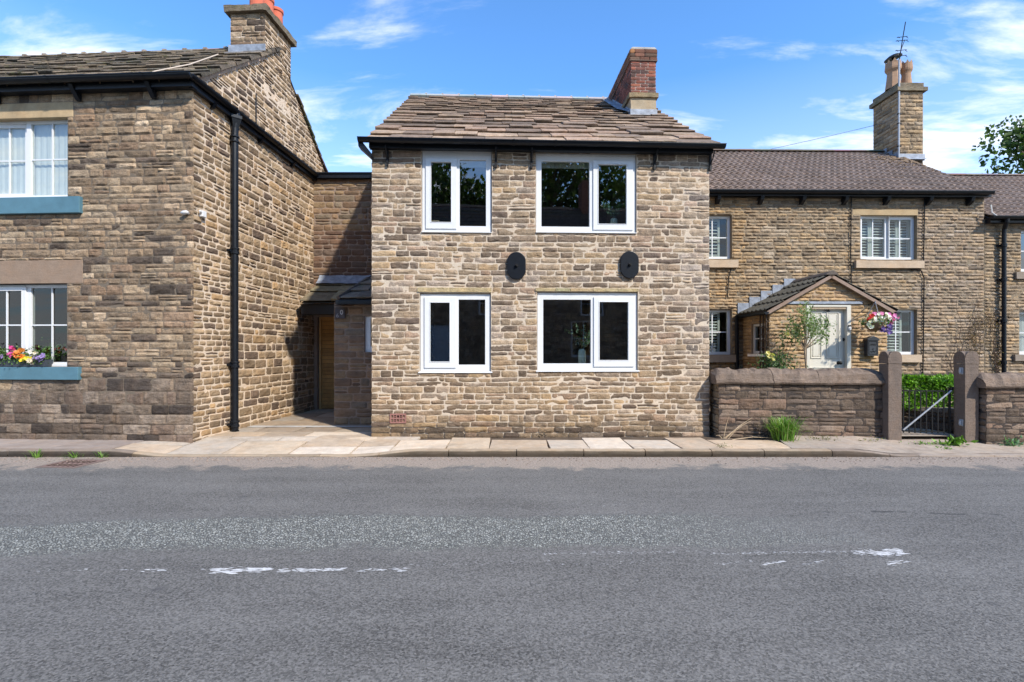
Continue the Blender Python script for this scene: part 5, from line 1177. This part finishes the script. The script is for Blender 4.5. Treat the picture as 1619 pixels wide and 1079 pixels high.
# drain grate
dg = empty('drain_grate', (-6.03, 6.95, -.1), R(-6)); tag(dg, 'rusty iron drain grate set in the gutter at the left kerb', 'drain')
mb = MB(); hs = []
for i in range(6):
    for j in range(2): x0 = -.25+.035+i*.074; hs.append((x0, x0+.05, -.22+.03+j*.2, -.22+.03+j*.2+.17))
plate(mb, -.25, .25, -.22, .22, hs, 0, .02, T=lambda p: (p[0], p[2], .008-p[1]*.3), col=(.20, .135, .115)); mb.build('grate', M_ATTR, dg, bevel=.003)
mb = MB(); plate(mb, -.29, .29, -.26, .26, [(-.252, .252, -.222, .222)], 0, .02, T=lambda p: (p[0], p[2], .006-p[1]*.3), col=(.15, .115, .10)); mb.build('frame', M_ATTR, dg)
mb = MB(); mb.box(-.25, .25, -.22, .22, .0005, .002, col=(.01, .008, .007)); mb.build('pit', simple('pit_black', (.006, .005, .005), 1.0, .1, spec=0.0), dg)
# worn white lines: small flakes of paint
mb = MB()
def flakes(x0, x1, Y0, Y1, dens, wd, big=.05):
    n = int((x1-x0)*dens*1.8)
    for _ in range(n):
        x = re_.uniform(x0, x1); y = Y0+(Y1-Y0)*(x-x0)/(x1-x0)+re_.gauss(0, wd*.8); r = big*re_.uniform(.2, .9); k = re_.randint(5, 9); ph = re_.random()*6
        z = -.096+re_.uniform(0, .0015); mb.poly([(x+r*1.5*re_.uniform(.2, 1.2)*math.cos(ph+2*math.pi*i/k), y+r*.36*re_.uniform(.2, 1.2)*math.sin(ph+2*math.pi*i/k), z) for i in range(k)], 0, (re_.uniform(.42, .66),)*3)
XA = lambda px, Z: (px-809.5)/800*Z
Za, Zb = 3.555, 3.585
for a, b, dn, wd, bg in ((335, 425, 130, .028, .042), (440, 545, 110, .02, .034), (560, 628, 60, .018, .022), (626, 640, 150, .03, .03), (220, 262, 50, .02, .034), (300, 325, 25, .012, .02), (180, 205, 30, .015, .02), (112, 135, 25, .012, .02), (60, 90, 15, .01, .014)): flakes(XA(a, Za), XA(b, Za), Za, Zb, dn, wd, bg)
for a, b, dn, wd, bg in ((860, 1110, 70, .022, .012), (1120, 1340, 95, .018, .013), (1345, 1378, 160, .03, .026), (1375, 1432, 260, .036, .034)): flakes(XA(a, 3.88), XA(b, 3.88), 3.85, 3.90, dn, wd, bg)
for a, b, dn, wd, bg in ((1205, 1240, 90, .010, .028), (1270, 1300, 60, .008, .02), (1400, 1432, 100, .014, .026), (1120, 1190, 45, .014, .014), (650, 880, 26, .03, .012), (880, 1060, 30, .025, .011)): flakes(XA(a, 3.68), XA(b, 3.72), 3.66, 3.72, dn, wd, bg)
flakes(XA(905, 5.1), XA(985, 5.1), 5.12, 5.05, 16, .03, .012)
tag(mb.build('road_marking', simple('worn_road_paint', (.7, .7, .7), .7, .12, 30, .3, attr=True)), kind='structure')
# loose grit along the kerb
mb = MB()
for _ in range(1500):
    x = re_.uniform(-8, 9); y = 7.36-abs(re_.gauss(0, .18)); r = re_.uniform(.004, .014); k = re_.uniform(.5, 1.3)
    mb.lathe([(r, 0), (r*.7, r*.6), (0, r*.8)], (x, y, -.0995), 5, 0, (.25*k, .19*k, .15*k))
tag(mb.build('grit', M_ATTR), 'fine brown grit and small stones gathered along the foot of the kerb', 'grit', kind='stuff')

# ================================================================ planting
def blades(mb, c, n, h, spread, pal, rnd, wd=.006):
    for _ in range(n):
        a = rnd.uniform(0, 2*math.pi); r = abs(rnd.gauss(0, spread*.35)); L = h*rnd.uniform(.5, 1.15); ben = rnd.uniform(.2, 1.0)*spread*1.2
        b = Vector(c)+Vector((r*math.cos(a), r*math.sin(a), 0)); a2 = a+rnd.gauss(0, .5); d = Vector((math.cos(a2), math.sin(a2), 0)); s_ = d.cross(Vector((0, 0, 1)))*wd
        p1 = b+d*ben*.25+Vector((0, 0, L*.55)); p2 = b+d*ben*.65+Vector((0, 0, L*.9)); p3 = b+d*ben*1.15+Vector((0, 0, L*rnd.uniform(.75, 1.0)))
        col = rnd.choice(pal); k = rnd.uniform(.7, 1.3); col = tuple(q*k for q in col); n_ = mb.verts([b-s_, b+s_, p1-s_, p1+s_, p2-s_*.7, p2+s_*.7, p3], col)
        mb.face((n_, n_+1, n_+3, n_+2)); mb.face((n_+2, n_+3, n_+5, n_+4)); mb.face((n_+4, n_+5, n_+6))
GP = [(.10, .22, .02), (.16, .32, .04), (.07, .15, .02), (.22, .36, .08)]
def plant(kind, loc, build, label, cat, group=None):
    e = empty(kind, loc); tag(e, label, cat, group); build(e); return e
t_ = at(1242, 690, 8.2)
def b1(e): mb = MB(); blades(mb, (0, 0, 0), 460, .36, .25, GP+[(.3, .32, .14)], re_); mb.build('blades', M_LEAF, e)
plant('grass_tuft', (t_.x, 8.24, 0), b1, 'tall bright green grass tuft growing against the long garden wall', 'grass')
for px, h, n, lab in ((162, .10, 30, 'tiny grass tuft in the gutter just right of the drain grate'), (60, .12, 40, 'small grass weed at the kerb foot left of the drain grate'), (118, .09, 30, 'small grass weed at the kerb right behind the drain grate')):
    q = at(px, 722, 7.34); plant('weed', (q.x, 7.33, -.1), lambda e, h=h, n=n: (lambda mb: (blades(mb, (0, 0, 0), n, h, .12, GP, re_, .003), mb.build('blades', M_LEAF, e)))(MB()), lab, 'weed')
def lowweed(e, n, r, h, size, pal):
    mb = MB(); leaves(mb, [(re_.gauss(0, r), re_.gauss(0, r*.35), abs(re_.gauss(0, h))) for _ in range(n)], size, pal, re_, up=.6); mb.build('leaves', M_LEAF, e)
for px, py, Z, n, r, h, s_, lab in ((1508, 697, 8.0, 90, .10, .035, .09, 'bright broad-leaved weed at the foot of the right gate pillar'), (1462, 700, 8.05, 60, .13, .012, .035, 'flat creeping weed on the gate threshold'), (1602, 697, 7.95, 120, .08, .05, .05, 'grey-green weed clump at the foot of the right garden wall'), (1300, 690, 8.2, 120, .16, .035, .03, 'sparse dry weeds at the wall foot right of the grass tuft'), (1378, 694, 8.2, 60, .12, .03, .028, 'thin weeds at the wall foot beside the left gate pillar'), (1145, 706, 7.6, 60, .06, .02, .02, 'moss and weed tuft in the kerb joint below the dry stalks'), (1495, 708, 7.75, 24, .06, .012, .04, 'small seedling on the sandy path before the gate'), (857, 687, 8.45, 40, .05, .03, .03, 'dark dead leaf scraps at the foot of the cottage wall')):
    q = at(px, 555, Z); z_ = float(pz(q.x, Z)); pal = [(.2, .19, .07), (.15, .16, .05), (.26, .22, .12)] if 'dry' in lab or 'thin' in lab else ([(.02, .018, .016)] if 'dead' in lab else ([(.10, .20, .10), (.16, .28, .16)] if 'grey' in lab else GP))
    plant('weed', (q.x, Z, z_+.005), lambda e, a=(n, r, h, s_, pal): lowweed(e, *a), lab, 'weed')
def b2(e):
    mb = MB()
    for a, b in (((.0, 0, 0), (.06, -.05, .36)), ((.0, 0, .0), (.45, -.02, .30)), ((.03, 0, 0), (.48, .03, .34)), ((.08, 0, 0), (.30, .0, .20)), ((-.02, 0, .0), (-.12, .02, .05)), ((.1, -.1, .0), (.75, -.1, .03))):
        a, b = Vector(a), Vector(b); m_ = (a+b)/2+Vector((0, 0, .03)); mb.tube([a, m_, b], [.006, .005, .002], 5, col=(.5, .38, .24))
    mb.build('stalks', M_ATTR, e)
q = at(1146, 555, 8.3); plant('dry_stalks', (q.x, 8.35, 0.0), b2, 'bundle of dry straw stalks leaning on the left end of the long garden wall', 'stalks')
# hedge and low bed wall behind the gate
mb = MB(); rk2 = random.Random(9)
h0, h1 = at(1415, 0, 9.2).x, at(1530, 0, 9.2).x+.3
pts = []
for _ in range(9000):
    x = rk2.uniform(h0, h1); y = rk2.uniform(9.05, 10.0); zt2 = .95+.06*float(vn(x*5, y*5, 2)); z = rk2.choice((zt2-abs(rk2.gauss(0, .05)), rk2.uniform(.40, zt2)))
    if rk2.random() < .5: y = 9.05+abs(rk2.gauss(0, .05))+.05*float(vn(x*6, z*6, 4))
    pts.append((x, y, z))
leaves(mb, pts, .065, [(.10, .22, .02), (.16, .33, .03), (.22, .42, .05), (.06, .14, .02)], rk2, up=.5)
he = empty('hedge', ((h0+h1)/2, 9.5, .3)); tag(he, 'clipped bright green hedge above a low stone edging behind the iron gate', 'hedge'); mb.v = [(v[0]-(h0+h1)/2, v[1]-9.5, v[2]-.3) for v in mb.v]; mb.build('foliage', M_LEAF, he)
mb = MB(); 
for _ in range(26): x = rk2.uniform(h0, h1)-(h0+h1)/2; mb.tube([(x, rk2.uniform(-.2, .3), -.1), (x+rk2.uniform(-.1, .1), rk2.uniform(-.3, .3), .5)], .012, 5)
mb.build('stem', M_BARK, he)
A_, B_ = at(1512, 0, 8.75), at(1415, 0, 9.3); ang = math.atan2(B_.y-A_.y, B_.x-A_.x); lw = empty('low_edging_wall', (A_.x, A_.y, 0), ang); tag(lw, 'low dark stone edging wall under the hedge seen through the gate bars', 'low wall')
L = (B_-A_).length*1.25; mb = MB(); mb.box(-.3, L, -.28, -.02, 0, .36, 1, MORT_G); stonework(mb, lambda s, z, o: (s, o, z), -.3, L, .04, .37, dict(ST_G, ch=(.08, .11)), rnd=rk2); mb.build('wall', [M_GW, M_CM], lw)
x = -.3
while x < L: mb = MB(); rough_box(mb, x, x+.38, -.3, .03, .37, .44, .006, int(x*20)+9, (.22, .18, .14), res=.05); mb.build('coping', M_GW, lw); x += .39
mb = MB(); mb.box(-.4, 5.6, 9.35, 10.97, -.1, .30); mb.box(4.0, 6.5, 9.05, 9.35, -.1, .28); mb.v = [(v[0]+(3.8 if v[1] > 9.36 or v[0] < 0 else 0), v[1], v[2]) for v in mb.v]
mb = MB(); mb.poly([(3.6, 9.1, .30), (6.9, 9.1, .30), (7.0, 11.0, .30), (3.6, 11.0, .30)]); mb.poly([(6.9, 9.6, .301), (14, 9.6, .301), (14, 11.2, .301), (6.9, 11.0, .301)]); tag(mb.build('garden_soil', simple('soil', (.10, .07, .045), .95, .4, 8, .6)), kind='structure')
# rose bush
def b3(e):
    mb = MB(); tips = []
    for _ in range(14):
        a = re_.uniform(0, 6.28); L = re_.uniform(.6, 1.1); x, y = math.cos(a)*.28*re_.random(), math.sin(a)*.2*re_.random(); tips.append((x*1.4, y, L)); mb.tube([(0, 0, 0), (x*.5, y*.5, L*.6), (x*1.4, y, L)], [.012, .008, .004], 5)
    mb.tube([(0, 0, .3), (.15, 0, 1.1), (.13, 0, 1.42)], [.008, .005, .003], 5); mb.tube([(0, 0, .3), (.3, 0, 1.15), (.38, 0, 1.55)], [.008, .005, .003], 5)
    mb.build('stem', simple('green_stem', (.08, .10, .04), .7), e)
    mb = MB(); pts = [(re_.gauss(.02, .16), re_.gauss(0, .12), .35+re_.random()*.62) for _ in range(1100)]+[(.14+re_.gauss(0, .06), re_.gauss(0, .04), 1.0+re_.random()*.4) for _ in range(110)]+[(.36+re_.gauss(0, .03), re_.gauss(0, .03), 1.0+re_.random()*.55) for _ in range(60)]
    leaves(mb, pts, .055, [(.05, .11, .035), (.08, .16, .05), (.12, .20, .07), (.03, .07, .03)], re_); mb.build('foliage', M_LEAF, e)
    for x, z, r in ((-.20, .98, .05), (-.12, .95, .05), (-.17, .93, .045), (-.11, .87, .04), (.15, 1.34, .045)):
        mb = MB(); [blossom(mb, (x, -.12, z), r*(1-.2*k), ((.85, .72, .25), (.85, .8, .5), (.8, .6, .15))[k % 3], re_, 6) for k in range(3)]; mb.build('flower', M_LEAF, e)
q = at(1226, 588, 9.45); plant('rose_bush', (q.x, 9.45, .42), b3, 'rose bush with pale yellow blooms left of the porch behind the garden wall', 'rose bush')
def b4(e):
    mb = MB(); mb.tube([(.02, 0, 0), (.03, 0, .3), (-.005, 0, .62), (-.03, 0, .80), (-.04, 0, .95)], [.022, .018, .017, .016, .014], 8); cl = []
    for a, b, c in ((-.22, .1, 1.35), (-.12, -.1, 1.5), (-.28, 0, 1.15), (0, .05, 1.6), (-.02, -.12, 1.35), (.12, .05, 1.5), (.10, -.08, 1.25), (.22, 0, 1.35), (.33, -.05, 1.12), (-.1, .1, 1.2), (.36, 0, 1.3)):
        mb.tube([(-.03, 0, .84), (a*.5, b*.5, .84+(c-.84)*.45), (a, b, c)], [.012, .007, .003], 5); cl.append((a, b, c))
        cl.append((a*.7, b*.7, .84+(c-.84)*.7))
    OZ = lambda L_: [(v[0], v[1], v[2]*1.5 if v[2] < .84 else v[2]+.42) for v in L_]
    mb.v = OZ(mb.v); mb.build('trunk', simple('pale_bark', (.24, .18, .12), .9, .3, 30, .6), e); mb = MB()
    leaves(mb, [(c[0]+re_.gauss(0, .055), c[1]+re_.gauss(0, .055), c[2]+re_.gauss(0, .065)) for c in cl for _ in range(58)], .062, [(.16, .24, .07), (.22, .30, .11), (.10, .17, .05), (.28, .34, .2)], re_, narrow=.32); mb.v = OZ(mb.v); mb.build('crown', M_LEAF, e)
q = at(1275, 588, 9.3); plant('olive_tree', (q.x, 9.3, .22), b4, 'small thin-stemmed olive tree with airy crown beside the sage front door', 'small tree')
# bare climber on the set-back wall
cl = empty('climbing_plant', FR_.world(FR_.hit(1545, 590)[0], -.02, .3), FR_.th); tag(cl, 'bare brown climbing plant spreading over the stone wall left of the far downpipe', 'climber')
mb = MB(); rv = random.Random(77); x0c = FR_.hit(1545, 590)[0]; lv = []
for px in (1500, 1518, 1535, 1540, 1552, 1560, 1566, 1572):
    a = FR_.hit(px+rv.uniform(-6, 6), 590)[0]-x0c; z = .2; p = [(a, -.03, z)]; top_ = rv.uniform(1.2, 2.3)
    while z < top_: z += .12; a += rv.gauss(0, .035); p.append((a, -.035-.01*rv.random(), z)); lv.append((a, z))
    mb.tube(p, [.009*(1-.75*i/len(p)) for i in range(len(p))], 5)
    for _ in range(5):
        i = rv.randrange(2, len(p)); q_ = p[i]; w2 = [q_]
        for _ in range(7): q_ = (q_[0]+rv.gauss(0, .05), -.035, q_[2]+rv.uniform(.01, .10)); w2.append(q_); lv.append((q_[0], q_[2]))
        mb.tube(w2, [.004*(1-.09*k) for k in range(8)], 4)
mb.build('stem', simple('climber_stem', (.085, .055, .04), .9, .3), cl)
mb = MB(); leaves(mb, [(a+rv.gauss(0, .05), -.05-rv.random()*.03, z+rv.gauss(0, .05)) for a, z in lv for _ in range(6 if z < 1.9 else 2) if a > -.25], .03, [(.20, .12, .08), (.30, .22, .17), (.12, .08, .05)], rv, up=-.2); mb.build('leaves', M_LEAF, cl)

# ---- trees
def tree(loc, h, cr, n, label, group=None, seed=1, size=.16, cz=.62, squash=.8):
    rt = random.Random(seed); e = empty('broadleaf_tree', loc); tag(e, label, 'tree', group); mb = MB()
    mb.tube([(0, 0, -.2), (.05, 0, h*.2), (-.05, .05, h*.45), (.0, 0, h*.7), (.1, 0, h*.9)], [h*.035, h*.027, h*.02, h*.012, h*.005], 9); cs = []
    for i in range(26):
        a = rt.uniform(0, 6.28); z = h*rt.uniform(.28, .95); rr2 = cr*math.sqrt(max(.05, 1-((z/h-cz)/.42)**2))*rt.uniform(.55, 1.0); c = Vector((rr2*math.cos(a), rr2*math.sin(a), z)); s_ = Vector((0, 0, z*.7))
        mb.tube([s_, (s_+c)/2+Vector((0, 0, -.1)), c], [h*.012, h*.008, h*.003], 6); cs.append((c, cr*rt.uniform(.22, .40)))
        cs.append((c*.55+Vector((0, 0, z*.45)), cr*.35))
    mb.build('trunk', M_BARK, e); mb = MB(); pts = []
    for c, r in cs:
        for _ in range(n//len(cs)):
            d = Vector((rt.gauss(0, 1), rt.gauss(0, 1), rt.gauss(0, 1))).normalized()*r*rt.uniform(.5, 1.05)**.6; pts.append(c+Vector((d.x, d.y, d.z*squash)))
    leaves(mb, pts, size, [(.05, .09, .02), (.08, .13, .03), (.12, .17, .04), (.035, .06, .02)], rt, narrow=.7); mb.build('crown', M_LEAF, e); return e
q = at(1640, 560, 24); tree((q.x+2.0, 24, 0), 13.0, 3.9, 16000, 'dark green broadleaf tree showing above the tiled roof at the right edge', seed=4, size=.24)
# ---- telephone wire
p0 = Vector(FR_.world(crx0-.0, 2.7, EYE+(555-190)/800*13.6)); p1 = at(1120, 218, 14.5)+Vector((-4, 1.5, -.9)); mb = MB(); mb.tube([p0+(p1-p0)*t-Vector((0, 0, .5*t*(1-t))) for t in [i/14 for i in range(15)]], .006, 5); mb.v = [(v[0]-p0.x, v[1]-p0.y, v[2]-p0.z) for v in mb.v]
wv = mb.build('telephone_wire', simple('wire_grey', (.12, .14, .17), .6)); wv.location = p0; tag(wv, 'thin telephone wire running left from the chimney with crowned pots', 'wire')

# ---- on the window sills inside the cottage
def vase(px, py, d, h, r, label, leafy, seed):
    a, z = FC.hit(px, py, d); e = empty('vase', FC.world(a, d, z), FC.th); tag(e, label, 'vase'); mb = MB(); mb.lathe([(0, 0), (r*.85, 0), (r, r*.25), (r, h*.8), (r*.8, h*.93), (r*.5, h), (r*.45, h), (r*.5, h*.8)], (0, 0, 0), 20)
    mb.build('pot', simple('vase_glaze', (.55, .62, .56), .3, .05), e, smooth=True); rt = random.Random(seed); mb = MB(); pts = []
    for _ in range(10):
        a_ = rt.uniform(0, 6.28); L = leafy*rt.uniform(.5, 1); p = [Vector((0, 0, h*.9)), Vector((math.cos(a_)*L*.3, math.sin(a_)*L*.15, h+L*.55)), Vector((math.cos(a_)*L*.75, math.sin(a_)*L*.3, h+L*.95))]; mb.tube(p, .003, 4)
        for t in [k/7 for k in range(2, 8)]:
            c = p[0]*(1-t)**2+p[1]*2*t*(1-t)+p[2]*t*t; pts += [c+Vector((rt.gauss(0, .02), rt.gauss(0, .02), rt.gauss(0, .02))) for _ in range(3)]
    mb.build('stem', simple('vase_stem', (.08, .12, .06), .7), e); mb = MB(); leaves(mb, pts, .055, [(.14, .24, .17), (.22, .33, .24), (.09, .16, .11)], rt, narrow=.9); mb.build('foliage', M_LEAF, e)
vase(920, 575, .33, .26, .068, 'tall pale green vase of eucalyptus behind the large lower cottage window', .5, 1)
vase(970.5, 357, .33, .13, .065, 'short rounded pale vase of greenery behind the large upper cottage window', .34, 2)
a, z = FC.hit(686, 350, .15); mb = MB(); mb.box(-.06, .09, 0, .03, 0, .012); o = mb.build('sill_ornament', simple('ornament', (.5, .42, .3), .5)); o.location = FC.world(a, .15, z); tag(o, 'small pale ornament lying behind the small upper cottage window', 'ornament')
o['label'] = 'small pale ornament lying behind the small upper cottage window'
# plants inside the left house's lower window
for px, c, lab in ((103, (.6, .06, .05), 'red-flowered pot plant inside the lower left window'), (82, None, 'leafy green pot plant inside the lower left window')):
    a, z = FL_.hit(px, 568, .26); e = empty('pot_plant', FL_.world(a, .26, z-.03), FL_.th); tag(e, lab, 'pot plant'); mb = MB(); mb.lathe([(0, 0), (.05, 0), (.065, .1), (.06, .1)], (0, 0, 0), 14, 0, (.05, .045, .05)); mb.build('pot', M_ATTR, e)
    mb = MB(); leaves(mb, [(re_.gauss(0, .06), re_.gauss(0, .05), .1+abs(re_.gauss(0, .09))) for _ in range(170)], .05, LEAFG, re_); mb.build('foliage', M_LEAF, e)
    if c:
        mb = MB(); [blossom(mb, (re_.gauss(0, .05), -.06, .15+re_.random()*.07), .025, c, re_) for _ in range(8)]; mb.build('flower', M_LEAF, e)

# ================================================================ across the road, seen mirrored in the panes
ro = random.Random(91); oh = empty('opposite_cottage', (0, -3.2, 0), math.pi); tag(oh, 'stone cottage across the road with blue window frame, mirrored in the window panes', 'house')
OW0, OW1 = -7.5, 7.0
ops = [(1.4, 2.4, 0, 2.5), (-4.5, -3.4, 1.2, 2.7), (-2.1, -1.2, 1.5, 2.6), (4.2, 5.2, 0, 2.4), (-.4, .4, 2.9, 3.9), (3.8, 4.8, 2.9, 3.9), (-4.8, -3.8, 2.9, 3.9)]
mb = MB(); plate(mb, OW0, OW1, -.1, 5.0, ops, 0, .2, 1, col=MORT_L, back=False)
for x in (OW0, OW1): mb.poly([(x, .001, -.1), (x, 6.4, -.1), (x, 6.4, 5), (x, 3.2, 8.2), (x, .001, 5)], 1, MORT_L)
mb.poly([(OW0, 6.4, 0), (OW1, 6.4, 0), (OW1, 6.4, 5), (OW0, 6.4, 5)], 1, MORT_L)
stonework(mb, MF(), OW0, OW1, 0, 5, dict(ST_C, res=.12, ch=(.13, .18)), ops, rnd=ro); mb.build('wall', [M_LS, M_CM], oh)
for q in ops:
    if q[2] > .1: window(oh, q, .06, [dict(pane=(q[0]+.07, q[1]-.07, q[2]+.07, q[3]-.07), bars=(1, 1))], m=simple('bright_blue_paint', (.10, .32, .48), .5) if q[0] == -2.1 else None)
    else: mb = MB(); mb.box(q[0], q[1], .08, .13, q[2], q[3]); mb.build('door', simple('pale_door', (.35, .42, .5), .5) if q[0] < 3 else M_OAK, oh)
mb = MB(); mb.poly([(OW0-.2, -.25, 4.9), (OW1+.2, -.25, 4.9), (OW1+.2, 3.2, 8.3), (OW0-.2, 3.2, 8.3)], 0, (.14, .11, .09)); mb.poly([(OW0-.2, 3.2, 8.3), (OW1+.2, 3.2, 8.3), (OW1+.2, 6.6, 4.9), (OW0-.2, 6.6, 4.9)], 0, (.14, .11, .09))
for k in range(16): t = k/16; mb.box(OW0-.2, OW1+.2, -.25+3.45*t-.01, -.25+3.45*t+.06, 4.9+3.4*t, 4.9+3.4*t+.035, col=tuple(x*ro.uniform(.7, 1.2) for x in (.15, .12, .1)))
ro_ = mb.build('roof', M_SLD, oh); mb = MB(); mb.box(-5.1, -4.5, 2.8, 3.6, 7.6, 9.5, col=(.25, .12, .09)); mb.build('chimney', M_BR, ro_, bevel=.02)
for i, (x, y, h, cr) in enumerate(((-3.2, -14.5, 15.0, 4.9), (3.6, -15.5, 16.5, 5.4), (10.2, -15.0, 14.5, 4.6))):
    tree((x, y, 0), h, cr, 10500, ('tall tree behind the opposite cottage, its dark crown mirrored in the small upper window', 'tallest tree behind the opposite cottage, mirrored in the large upper window', 'lower tree at the right behind the opposite cottage')[i], 'trees across the road', seed=20+i, size=.31)
